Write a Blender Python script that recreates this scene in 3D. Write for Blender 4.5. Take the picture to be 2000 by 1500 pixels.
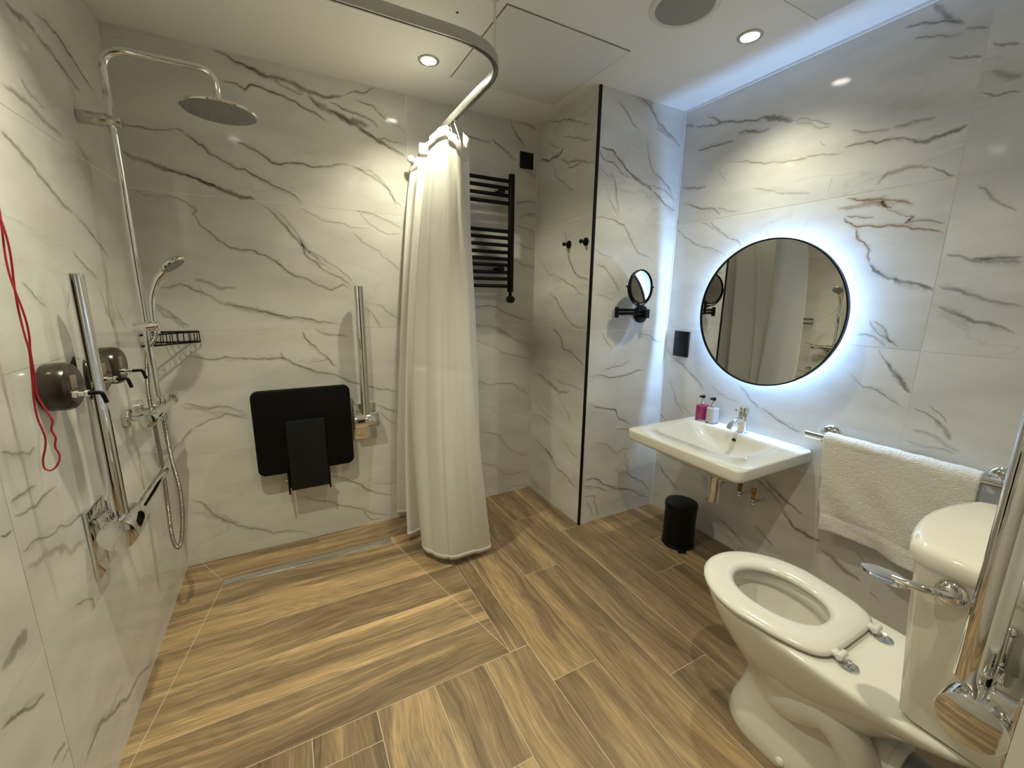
import bpy, bmesh, math, random
from mathutils import Vector, Matrix
PI = math.pi
random.seed(7)
for o in list(bpy.data.objects): bpy.data.objects.remove(o)
C = bpy.context.scene.collection
S = bpy.context.scene

# ------------------------------------------------------------------ camera, world, exposure
cam_d = bpy.data.cameras.new('camera'); cam = bpy.data.objects.new('camera', cam_d); C.objects.link(cam)
F, YAW, PIT, ROL = 812.6, 0.49569, 0.20694, 0.01365
CAM = Vector((0.5399, -2.4023, 1.3508))
fw = Vector((math.sin(YAW)*math.cos(PIT), math.cos(YAW)*math.cos(PIT), -math.sin(PIT)))
r0 = Vector((math.cos(YAW), -math.sin(YAW), 0)); u0 = r0.cross(fw)
rr = r0*math.cos(ROL) + u0*math.sin(ROL); uu = -r0*math.sin(ROL) + u0*math.cos(ROL)
cam.matrix_world = Matrix(((rr.x, uu.x, -fw.x, CAM.x), (rr.y, uu.y, -fw.y, CAM.y), (rr.z, uu.z, -fw.z, CAM.z), (0, 0, 0, 1)))
cam_d.sensor_fit = 'HORIZONTAL'; cam_d.sensor_width = 36.0; cam_d.lens = F*36/2000; cam_d.clip_start = 0.02
S.camera = cam
w = bpy.data.worlds.new('World'); S.world = w; w.use_nodes = True
w.node_tree.nodes['Background'].inputs[0].default_value = (0.9, 0.85, 0.75, 1)
w.node_tree.nodes['Background'].inputs[1].default_value = 0.02
S.view_settings.view_transform = 'Standard'; S.view_settings.look = 'None'
S.view_settings.exposure = 0.0; S.view_settings.gamma = 1.0; S.view_settings.use_curve_mapping = False
WARM = (1.0, 0.965, 0.70)
SPOT_W = 70.0
LED_COL = (0.33, 0.58, 1.0)
LED_STR = 330.0

# room dimensions
H, W, XC, YC, YN = 2.373, 2.606, 1.998, -0.580, -2.322
Z3, Z2, Z1 = 0.573, 1.173, 1.773

# ------------------------------------------------------------------ materials
def new_mat(name):
    m = bpy.data.materials.new(name); m.use_nodes = True
    return m, m.node_tree, m.node_tree.nodes['Principled BSDF']
def simple(name, col, rough=0.5, metal=0.0, spec=0.5, coat=0.0, trans=0.0, emis=None, estr=0.0, bump=None, ior=1.5):
    m, t, b = new_mat(name)
    b.inputs['Base Color'].default_value = (*col, 1); b.inputs['Roughness'].default_value = rough
    b.inputs['Metallic'].default_value = metal; b.inputs['Specular IOR Level'].default_value = spec
    b.inputs['Coat Weight'].default_value = coat; b.inputs['Transmission Weight'].default_value = trans
    b.inputs['IOR'].default_value = ior
    if emis: b.inputs['Emission Color'].default_value = (*emis, 1); b.inputs['Emission Strength'].default_value = estr
    n = t.nodes.new('ShaderNodeTexNoise'); n.inputs['Scale'].default_value = bump[0] if bump else 60
    tc = t.nodes.new('ShaderNodeTexCoord'); t.links.new(tc.outputs['Object'], n.inputs['Vector'])
    if bump:
        bp = t.nodes.new('ShaderNodeBump'); bp.inputs['Strength'].default_value = bump[1]; bp.inputs['Distance'].default_value = bump[2]
        n.inputs['Detail'].default_value = 4
        t.links.new(n.outputs['Fac'], bp.inputs['Height']); t.links.new(bp.outputs['Normal'], b.inputs['Normal'])
    else:
        mr = t.nodes.new('ShaderNodeMapRange'); mr.inputs['To Min'].default_value = rough*0.9; mr.inputs['To Max'].default_value = rough*1.12
        t.links.new(n.outputs['Fac'], mr.inputs['Value']); t.links.new(mr.outputs['Result'], b.inputs['Roughness'])
    return m
M = {}
M['chrome'] = simple('chrome', (0.78, 0.78, 0.77), 0.05, 1.0)
M['brushed'] = simple('brushed_metal', (0.62, 0.61, 0.58), 0.25, 1.0)
M['dark_chrome'] = simple('dark_metal', (0.20, 0.19, 0.18), 0.2, 1.0)
M['mirror'] = simple('mirror_glass', (0.86, 0.87, 0.86), 0.005, 1.0)
M['black'] = simple('black_powder_coat', (0.003, 0.003, 0.003), 0.42, spec=0.2)
M['black_soft'] = simple('black_plastic', (0.003, 0.003, 0.003), 0.5, spec=0.15)
M['black_gloss'] = simple('black_gloss', (0.005, 0.005, 0.006), 0.22, spec=0.25)
M['charcoal'] = simple('charcoal_bracket', (0.006, 0.007, 0.008), 0.38, spec=0.3)
M['porcelain'] = simple('porcelain', (0.74, 0.715, 0.65), 0.07, coat=0.3)
M['seat'] = simple('toilet_seat_plastic', (0.72, 0.70, 0.65), 0.14)
M['hole'] = simple('dark_hole', (0.01, 0.009, 0.008), 0.6)
M['ceiling'] = simple('ceiling_paint', (0.92, 0.915, 0.90), 0.75, bump=(90, 0.04, 0.002))
M['panel'] = simple('hatch_paint', (0.84, 0.84, 0.82), 0.45)
M['gap'] = simple('hatch_gap', (0.20, 0.18, 0.14), 0.8)
M['grout'] = simple('white_grout', (0.88, 0.86, 0.80), 0.6)
M['floor_grout'] = simple('floor_grout', (0.60, 0.50, 0.36), 0.7)
M['white_trim'] = simple('white_trim', (0.88, 0.88, 0.88), 0.3)
M['white_plastic'] = simple('white_plastic', (0.78, 0.77, 0.74), 0.3)
M['grey_plastic'] = simple('grey_plastic', (0.22, 0.23, 0.25), 0.4)
M['brown'] = simple('brown_plastic', (0.028, 0.020, 0.013), 0.2)
M['brown_label'] = simple('brown_label', (0.17, 0.135, 0.10), 0.35)
M['red'] = simple('red_cord', (0.42, 0.012, 0.025), 0.55)
M['brass'] = simple('brass', (0.42, 0.25, 0.07), 0.25, 1.0)
M['speaker'] = simple('speaker_mesh', (0.33, 0.32, 0.28), 0.6, bump=(900, 0.4, 0.002))
M['pink'] = simple('pink_liquid', (0.62, 0.04, 0.20), 0.08, trans=0.25)
M['lotion'] = simple('white_lotion', (0.82, 0.78, 0.78), 0.15)
M['glass'] = simple('clear_glass', (0.98, 0.96, 0.98), 0.02, trans=1.0, ior=1.3)
M['door'] = simple('dark_door_paint', (0.03, 0.03, 0.03), 0.5)  # unseen corridor door, made dark so the chrome rails reflect dark stripes
M['lamp'] = simple('lamp_glass', (1, 1, 1), 0.4, emis=(1.0, 0.93, 0.78), estr=18)
M['led'] = simple('led_strip', (1, 1, 1), 0.5, emis=LED_COL, estr=LED_STR)
M['hose'] = simple('hose_metal', (0.40, 0.39, 0.37), 0.18, 1.0)
M['spray'] = simple('spray_face', (0.30, 0.31, 0.30), 0.3, 0.6)

def towel_mat():
    m, t, b = new_mat('terry_towel'); b.inputs['Base Color'].default_value = (0.80, 0.77, 0.72, 1); b.inputs['Roughness'].default_value = 0.95
    b.inputs['Specular IOR Level'].default_value = 0.1; b.inputs['Sheen Weight'].default_value = 0.4
    tc = t.nodes.new('ShaderNodeTexCoord'); n = t.nodes.new('ShaderNodeTexNoise'); n.inputs['Scale'].default_value = 130; n.inputs['Detail'].default_value = 3
    mp = t.nodes.new('ShaderNodeMapping'); mp.inputs['Scale'].default_value = (1, 1, 2.2)
    t.links.new(tc.outputs['Object'], mp.inputs['Vector']); t.links.new(mp.outputs['Vector'], n.inputs['Vector'])
    bp = t.nodes.new('ShaderNodeBump'); bp.inputs['Strength'].default_value = 0.9; bp.inputs['Distance'].default_value = 0.006
    t.links.new(n.outputs['Fac'], bp.inputs['Height']); t.links.new(bp.outputs['Normal'], b.inputs['Normal']); return m
M['towel'] = towel_mat()

def curtain_mat():
    m, t, b = new_mat('curtain_cloth'); b.inputs['Base Color'].default_value = (0.90, 0.88, 0.84, 1); b.inputs['Roughness'].default_value = 0.75
    b.inputs['Specular IOR Level'].default_value = 0.25
    tr = t.nodes.new('ShaderNodeBsdfTranslucent'); tr.inputs['Color'].default_value = (0.80, 0.77, 0.70, 1)
    mx = t.nodes.new('ShaderNodeMixShader'); mx.inputs[0].default_value = 0.28
    out = t.nodes['Material Output']
    tc = t.nodes.new('ShaderNodeTexCoord'); n = t.nodes.new('ShaderNodeTexNoise'); n.inputs['Scale'].default_value = 9; n.inputs['Detail'].default_value = 3
    mp = t.nodes.new('ShaderNodeMapping'); mp.inputs['Scale'].default_value = (3, 3, 0.6)
    t.links.new(tc.outputs['Object'], mp.inputs['Vector']); t.links.new(mp.outputs['Vector'], n.inputs['Vector'])
    bp = t.nodes.new('ShaderNodeBump'); bp.inputs['Strength'].default_value = 0.25; bp.inputs['Distance'].default_value = 0.01
    t.links.new(n.outputs['Fac'], bp.inputs['Height']); t.links.new(bp.outputs['Normal'], b.inputs['Normal'])
    t.links.new(b.outputs[0], mx.inputs[1]); t.links.new(tr.outputs[0], mx.inputs[2]); t.links.new(mx.outputs[0], out.inputs[0]); return m
M['curtain'] = curtain_mat()

MR = 0.085   # gloss of the polished tiles
def marble_mat():
    m, t, b = new_mat('marble_tile'); L = t.links.new; N = t.nodes.new
    b.inputs['Roughness'].default_value = MR; b.inputs['Specular IOR Level'].default_value = 0.55
    uv = N('ShaderNodeUVMap'); uv.uv_map = 'tile'
    mp = N('ShaderNodeMapping'); mp.inputs['Rotation'].default_value = (0, 0, math.radians(33)); mp.inputs['Scale'].default_value = (1.0, 2.6, 1)
    L(uv.outputs[0], mp.inputs[0])
    n1 = N('ShaderNodeTexNoise'); n1.inputs['Scale'].default_value = 1.1; n1.inputs['Detail'].default_value = 6; n1.inputs['Distortion'].default_value = 0.6
    L(mp.outputs[0], n1.inputs['Vector'])
    a = N('ShaderNodeMath'); a.operation = 'SUBTRACT'; a.inputs[1].default_value = 0.5; L(n1.outputs['Fac'], a.inputs[0])
    ab = N('ShaderNodeMath'); ab.operation = 'ABSOLUTE'; L(a.outputs[0], ab.inputs[0])
    rp = N('ShaderNodeMapRange'); rp.inputs['From Max'].default_value = 0.012; rp.inputs['To Min'].default_value = 1; rp.inputs['To Max'].default_value = 0; rp.interpolation_type = 'SMOOTHSTEP'
    L(ab.outputs[0], rp.inputs['Value'])
    n2 = N('ShaderNodeTexNoise'); n2.inputs['Scale'].default_value = 1.7; n2.inputs['Detail'].default_value = 4; L(uv.outputs[0], n2.inputs['Vector'])
    r2 = N('ShaderNodeMapRange'); r2.inputs['From Min'].default_value = 0.52; r2.inputs['From Max'].default_value = 0.72; L(n2.outputs['Fac'], r2.inputs['Value'])
    mu = N('ShaderNodeMath'); mu.operation = 'MULTIPLY'; L(rp.outputs[0], mu.inputs[0]); L(r2.outputs[0], mu.inputs[1])
    m2 = N('ShaderNodeMath'); m2.operation = 'MULTIPLY'; m2.inputs[1].default_value = 0.30; L(mu.outputs[0], m2.inputs[0])
    n3 = N('ShaderNodeTexNoise'); n3.inputs['Scale'].default_value = 3.0; n3.inputs['Detail'].default_value = 5; L(mp.outputs[0], n3.inputs['Vector'])
    cr = N('ShaderNodeValToRGB'); cr.color_ramp.elements[0].position = 0.30; cr.color_ramp.elements[0].color = (0.62, 0.605, 0.575, 1)
    cr.color_ramp.elements[1].position = 0.62; cr.color_ramp.elements[1].color = (0.735, 0.72, 0.69, 1); L(n3.outputs['Fac'], cr.inputs[0])
    mx = N('ShaderNodeMix'); mx.data_type = 'RGBA'; L(m2.outputs[0], mx.inputs['Factor']); L(cr.outputs[0], mx.inputs['A']); mx.inputs['B'].default_value = (0.22, 0.19, 0.15, 1)
    L(mx.outputs['Result'], b.inputs['Base Color']); return m
M['marble'] = marble_mat()

def vein_mat(name, col):
    # the vein's own ink: opacity runs out across its width, breaks up along its length
    m, t, b = new_mat(name); L = t.links.new; N = t.nodes.new
    b.inputs['Roughness'].default_value = MR; b.inputs['Specular IOR Level'].default_value = 0.55; b.inputs['Base Color'].default_value = (*col, 1)
    uv = N('ShaderNodeUVMap'); uv.uv_map = 'tile'; st = N('ShaderNodeUVMap'); st.uv_map = 'vein'
    sx = N('ShaderNodeSeparateXYZ'); L(st.outputs[0], sx.inputs[0])        # x = strength, y = -1..1 across
    n = N('ShaderNodeTexNoise'); n.inputs['Scale'].default_value = 28; n.inputs['Detail'].default_value = 5; L(uv.outputs[0], n.inputs['Vector'])
    sh = N('ShaderNodeMath'); sh.operation = 'SUBTRACT'; sh.inputs[1].default_value = 0.5; L(n.outputs['Fac'], sh.inputs[0])
    s2 = N('ShaderNodeMath'); s2.operation = 'MULTIPLY_ADD'; s2.inputs[1].default_value = 1.3; L(sh.outputs[0], s2.inputs[0]); L(sx.outputs['Y'], s2.inputs[2])
    ab = N('ShaderNodeMath'); ab.operation = 'ABSOLUTE'; L(s2.outputs[0], ab.inputs[0])
    mr = N('ShaderNodeMapRange'); mr.interpolation_type = 'SMOOTHERSTEP'; mr.inputs['From Min'].default_value = 0.0; mr.inputs['From Max'].default_value = 0.72
    mr.inputs['To Min'].default_value = 1; mr.inputs['To Max'].default_value = 0; L(ab.outputs[0], mr.inputs['Value'])
    n4 = N('ShaderNodeTexNoise'); n4.inputs['Scale'].default_value = 9; n4.inputs['Detail'].default_value = 3; L(uv.outputs[0], n4.inputs['Vector'])
    m4 = N('ShaderNodeMapRange'); m4.inputs['From Min'].default_value = 0.3; m4.inputs['From Max'].default_value = 0.65; m4.inputs['To Min'].default_value = 0.45; m4.inputs['To Max'].default_value = 1.15; L(n4.outputs['Fac'], m4.inputs['Value'])
    mu = N('ShaderNodeMath'); mu.operation = 'MULTIPLY'; L(mr.outputs[0], mu.inputs[0]); L(sx.outputs['X'], mu.inputs[1])
    m5 = N('ShaderNodeMath'); m5.operation = 'MULTIPLY'; m5.use_clamp = True; L(mu.outputs[0], m5.inputs[0]); L(m4.outputs[0], m5.inputs[1])
    tr = N('ShaderNodeBsdfTransparent'); mx = N('ShaderNodeMixShader')
    L(m5.outputs[0], mx.inputs[0]); L(tr.outputs[0], mx.inputs[1]); L(b.outputs[0], mx.inputs[2]); L(mx.outputs[0], t.nodes['Material Output'].inputs[0])
    return m
M['vein'] = vein_mat('marble_vein', (0.20, 0.172, 0.135))
M['vein_orange'] = vein_mat('marble_vein_orange', (0.34, 0.17, 0.06))

def wood_mat():
    m, t, b = new_mat('wood_effect_plank'); L = t.links.new; N = t.nodes.new
    b.inputs['Roughness'].default_value = 0.42; b.inputs['Specular IOR Level'].default_value = 0.4
    uv = N('ShaderNodeUVMap'); uv.uv_map = 'tile'; tn = N('ShaderNodeUVMap'); tn.uv_map = 'vein'
    st = N('ShaderNodeSeparateXYZ'); L(tn.outputs[0], st.inputs[0])
    # slow bend of the figure
    nb = N('ShaderNodeTexNoise'); nb.inputs['Scale'].default_value = 2.2; nb.inputs['Detail'].default_value = 2; L(uv.outputs[0], nb.inputs['Vector'])
    sb = N('ShaderNodeVectorMath'); sb.operation = 'SUBTRACT'; sb.inputs[1].default_value = (0.5, 0.5, 0.5); L(nb.outputs['Color'], sb.inputs[0])
    sc = N('ShaderNodeVectorMath'); sc.operation = 'MULTIPLY'; sc.inputs[1].default_value = (0.0, 0.10, 0); L(sb.outputs[0], sc.inputs[0])
    ad = N('ShaderNodeVectorMath'); ad.operation = 'ADD'; L(uv.outputs[0], ad.inputs[0]); L(sc.outputs[0], ad.inputs[1])
    mp = N('ShaderNodeMapping'); mp.inputs['Scale'].default_value = (0.8, 13, 1); L(ad.outputs[0], mp.inputs[0])
    n1 = N('ShaderNodeTexNoise'); n1.inputs['Scale'].default_value = 1.0; n1.inputs['Detail'].default_value = 9; n1.inputs['Roughness'].default_value = 0.66; n1.inputs['Distortion'].default_value = 0.55; L(mp.outputs[0], n1.inputs['Vector'])
    ml = N('ShaderNodeMapping'); ml.inputs['Scale'].default_value = (0.7, 5.0, 1); L(ad.outputs[0], ml.inputs[0])
    nl = N('ShaderNodeTexNoise'); nl.inputs['Scale'].default_value = 1.0; nl.inputs['Detail'].default_value = 2; L(ml.outputs[0], nl.inputs['Vector'])
    ls = N('ShaderNodeMath'); ls.operation = 'MULTIPLY_ADD'; ls.inputs[1].default_value = 0.42; ls.inputs[2].default_value = -0.21; L(nl.outputs['Fac'], ls.inputs[0])
    l2 = N('ShaderNodeMath'); l2.operation = 'ADD'; L(ls.outputs[0], l2.inputs[0]); L(st.outputs['X'], l2.inputs[1])
    tadd = N('ShaderNodeMath'); tadd.operation = 'ADD'; L(n1.outputs['Fac'], tadd.inputs[0]); L(l2.outputs[0], tadd.inputs[1])
    cr = N('ShaderNodeValToRGB'); e = cr.color_ramp.elements
    e[0].position = 0.26; e[0].color = (0.12, 0.082, 0.05, 1); e[1].position = 0.74; e[1].color = (0.56, 0.385, 0.205, 1)
    for ps, c in ((0.38, (0.19, 0.13, 0.075)), (0.48, (0.24, 0.165, 0.095)), (0.56, (0.345, 0.235, 0.128)), (0.64, (0.43, 0.29, 0.15))):
        q = e.new(ps); q.color = (*c, 1)
    L(tadd.outputs[0], cr.inputs[0])
    # fine grain
    mg = N('ShaderNodeMapping'); mg.inputs['Scale'].default_value = (7, 150, 1); L(ad.outputs[0], mg.inputs[0])
    ng = N('ShaderNodeTexNoise'); ng.inputs['Scale'].default_value = 1.0; ng.inputs['Detail'].default_value = 4; L(mg.outputs[0], ng.inputs['Vector'])
    mrg = N('ShaderNodeMapRange'); mrg.inputs['From Min'].default_value = 0.3; mrg.inputs['From Max'].default_value = 0.7; mrg.inputs['To Min'].default_value = 0.82; mrg.inputs['To Max'].default_value = 1.34; L(ng.outputs['Fac'], mrg.inputs['Value'])
    # growth-ring loops
    mw = N('ShaderNodeMapping'); mw.inputs['Scale'].default_value = (1.0, 5.5, 1); L(uv.outputs[0], mw.inputs[0])
    nw = N('ShaderNodeTexNoise'); nw.inputs['Scale'].default_value = 1.3; nw.inputs['Detail'].default_value = 1; L(mw.outputs[0], nw.inputs['Vector'])
    mm = N('ShaderNodeMath'); mm.operation = 'MULTIPLY'; mm.inputs[1].default_value = 120; L(nw.outputs['Fac'], mm.inputs[0])
    sn = N('ShaderNodeMath'); sn.operation = 'SINE'; L(mm.outputs[0], sn.inputs[0])
    mrw = N('ShaderNodeMapRange'); mrw.inputs['From Min'].default_value = -1; mrw.inputs['To Min'].default_value = 0.91; mrw.inputs['To Max'].default_value = 1.05; L(sn.outputs[0], mrw.inputs['Value'])
    m1 = N('ShaderNodeMath'); m1.operation = 'MULTIPLY'; L(mrg.outputs[0], m1.inputs[0]); L(mrw.outputs[0], m1.inputs[1])
    hs = N('ShaderNodeVectorMath'); hs.operation = 'SCALE'; L(cr.outputs[0], hs.inputs[0]); L(m1.outputs[0], hs.inputs['Scale'])
    L(hs.outputs[0], b.inputs['Base Color'])
    bp = N('ShaderNodeBump'); bp.inputs['Strength'].default_value = 0.12; bp.inputs['Distance'].default_value = 0.001; L(ng.outputs['Fac'], bp.inputs['Height']); L(bp.outputs[0], b.inputs['Normal'])
    return m
M['wood'] = wood_mat()

# ------------------------------------------------------------------ geometry helpers
def frame(axis):
    a = Vector(axis).normalized(); t = Vector((0, 0, 1)) if abs(a.z) < 0.9 else Vector((1, 0, 0))
    x = t.cross(a).normalized(); return x, a.cross(x).normalized(), a
def loft(bm, rings, cap0=True, cap1=True, closed=True):
    vs = [[bm.verts.new(p) for p in r] for r in rings]; n = len(vs[0])
    for a, b in zip(vs, vs[1:]):
        for i in range(n if closed else n-1):
            j = (i+1) % n; bm.faces.new((a[i], a[j], b[j], b[i]))
    if cap0: bm.faces.new(vs[0][::-1])
    if cap1: bm.faces.new(vs[-1])
def circ(c, axis, r, seg=24, sy=1.0):
    x, y, a = frame(axis); c = Vector(c)
    return [c + x*math.cos(2*PI*i/seg)*r + y*math.sin(2*PI*i/seg)*r*sy for i in range(seg)]
def lathe(bm, base, axis, prof, seg=32, cap0=True, cap1=True):
    a = Vector(axis).normalized(); b = Vector(base)
    loft(bm, [circ(b + a*h, axis, max(r, 1e-5), seg) for r, h in prof], cap0, cap1)
def cyl(bm, p0, p1, r, seg=24, bev=0.0):
    p0, p1 = Vector(p0), Vector(p1); L = (p1-p0).length
    if bev > 0: prof = [(r-bev, 0), (r-bev*.3, bev*.3), (r, bev), (r, L-bev), (r-bev*.3, L-bev*.3), (r-bev, L)]
    else: prof = [(r, 0), (r, L)]
    lathe(bm, p0, p1-p0, prof, seg)
def fillet(pts, rad, n=8):
    pts = [Vector(p) for p in pts]; out = [pts[0]]
    for i in range(1, len(pts)-1):
        a, b, c = pts[i-1], pts[i], pts[i+1]; d1 = (a-b); d2 = (c-b)
        r = min(rad, d1.length*.49, d2.length*.49); p = b + d1.normalized()*r; q = b + d2.normalized()*r
        for k in range(n+1):
            t = k/n; out.append(p*(1-t)**2 + b*2*t*(1-t) + q*t*t)
    out.append(pts[-1]); return out
def smooth(pts, n=8):
    pts = [Vector(p) for p in pts]; P = [pts[0]*2-pts[1]] + pts + [pts[-1]*2-pts[-2]]; out = []
    for i in range(1, len(P)-2):
        for k in range(n):
            t = k/n; p0, p1, p2, p3 = P[i-1:i+3]
            out.append(0.5*((2*p1) + (p2-p0)*t + (2*p0-5*p1+4*p2-p3)*t*t + (3*p1-p0-3*p2+p3)*t**3))
    out.append(pts[-1]); return out
def tube(bm, pts, r, seg=12, rf=None, sx=1.0, closed=False, up=None):
    pts = [Vector(p) for p in pts]; n = len(pts); rings = []; prev = None
    for i in range(n):
        if closed: t = (pts[(i+1) % n] - pts[i-1]).normalized()
        else: t = (pts[min(i+1, n-1)] - pts[max(i-1, 0)]).normalized()
        if prev is None:
            x = Vector(up) if up else frame(t)[0]
        else: x = prev
        x = (x - t*x.dot(t)).normalized(); prev = x; y = t.cross(x)
        q = rf(i/(n-1)) if rf else r
        rings.append([pts[i] + x*math.cos(2*PI*k/seg)*q*sx + y*math.sin(2*PI*k/seg)*q for k in range(seg)])
    if closed: rings.append(rings[0]); 
    if closed:
        vs = [[bm.verts.new(p) for p in r_] for r_ in rings[:-1]]
        for i in range(n):
            a, b = vs[i], vs[(i+1) % n]
            for k in range(seg): j = (k+1) % seg; bm.faces.new((a[k], a[j], b[j], b[k]))
    else: loft(bm, rings)
def rrect(cx, cy, hx, hy, r, n=6):
    out = []
    for sx, sy, a0 in ((1, 1, 0), (-1, 1, PI/2), (-1, -1, PI), (1, -1, 3*PI/2)):
        for k in range(n+1):
            a = a0 + PI/2*k/n; out.append((cx + sx*(hx-r) + r*math.cos(a), cy + sy*(hy-r) + r*math.sin(a)))
    return out
def slab(bm, lo, hi, bev=0.0, rad=None, axis=2, n=5):
    """box whose outline (seen along axis) has corner radius rad and whose two faces are eased by bev"""
    lo, hi = Vector(lo), Vector(hi); ax = [i for i in range(3) if i != axis]
    c = (lo+hi)/2; h = (hi-lo)/2; rad = max(rad if rad is not None else bev, 1e-4)
    def ring(t, inset):
        pts = []
        for a, b in rrect(c[ax[0]], c[ax[1]], h[ax[0]]-inset, h[ax[1]]-inset, max(rad-inset, 1e-4), n):
            v = [0, 0, 0]; v[ax[0]] = a; v[ax[1]] = b; v[axis] = t; pts.append(Vector(v))
        return pts
    if bev > 0: rings = [ring(lo[axis], bev), ring(lo[axis]+bev*.3, bev*.3), ring(lo[axis]+bev, 0), ring(hi[axis]-bev, 0), ring(hi[axis]-bev*.3, bev*.3), ring(hi[axis], bev)]
    else: rings = [ring(lo[axis], 0), ring(hi[axis], 0)]
    loft(bm, rings)
def box(bm, lo, hi):
    x0, y0, z0 = lo; x1, y1, z1 = hi
    loft(bm, [[Vector(p) for p in ((x0, y0, z), (x1, y0, z), (x1, y1, z), (x0, y1, z))] for z in (z0, z1)])
def ball(bm, c, r, seg=20, sc=(1, 1, 1)):
    rings = []; c = Vector(c)
    for k in range(1, 10):
        a = PI*k/10; rings.append([c + Vector((math.sin(a)*math.cos(2*PI*i/seg)*r*sc[0], math.sin(a)*math.sin(2*PI*i/seg)*r*sc[1], -math.cos(a)*r*sc[2])) for i in range(seg)])
    loft(bm, rings)
def B(): return bmesh.new()
def thing(name, label, cat, loc=(0, 0, 0), rotz=0, group=None):
    o = bpy.data.objects.new(name, None); C.objects.link(o); o.location = loc; o.rotation_euler = (0, 0, rotz); o.empty_display_size = 0.05
    o['label'] = label; o['category'] = cat
    if group: o['group'] = group
    return o
def obj(name, bm, mat, parent=None, label=None, sharp=32, local=False):
    """link bm as one mesh; under a parent the shape is given in room coordinates unless local"""
    bmesh.ops.remove_doubles(bm, verts=bm.verts, dist=1e-6)
    bmesh.ops.recalc_face_normals(bm, faces=bm.faces)
    if parent and not local:
        top = parent
        while top.parent: top = top.parent
        T = Matrix.Translation(top.location) @ Matrix.Rotation(top.rotation_euler.z, 4, 'Z'); bmesh.ops.transform(bm, matrix=T.inverted(), verts=bm.verts)
    for f in bm.faces: f.smooth = True
    for e in bm.edges:
        if len(e.link_faces) == 2 and e.calc_face_angle(0) > math.radians(sharp): e.smooth = False
    me = bpy.data.meshes.new(name); bm.to_mesh(me); bm.free()
    for m in (mat if isinstance(mat, list) else [mat]): me.materials.append(m)
    o = bpy.data.objects.new(name, me); C.objects.link(o)
    if parent: o.parent = parent
    if label: o['label'] = label
    return o
def tag(o, label, cat, group=None):
    o['label'] = label; o['category'] = cat
    if group: o['group'] = group
    return o
def struct(name, bm, mat, **k):
    o = obj(name, bm, mat, **k); o['kind'] = 'structure'; return o

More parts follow.
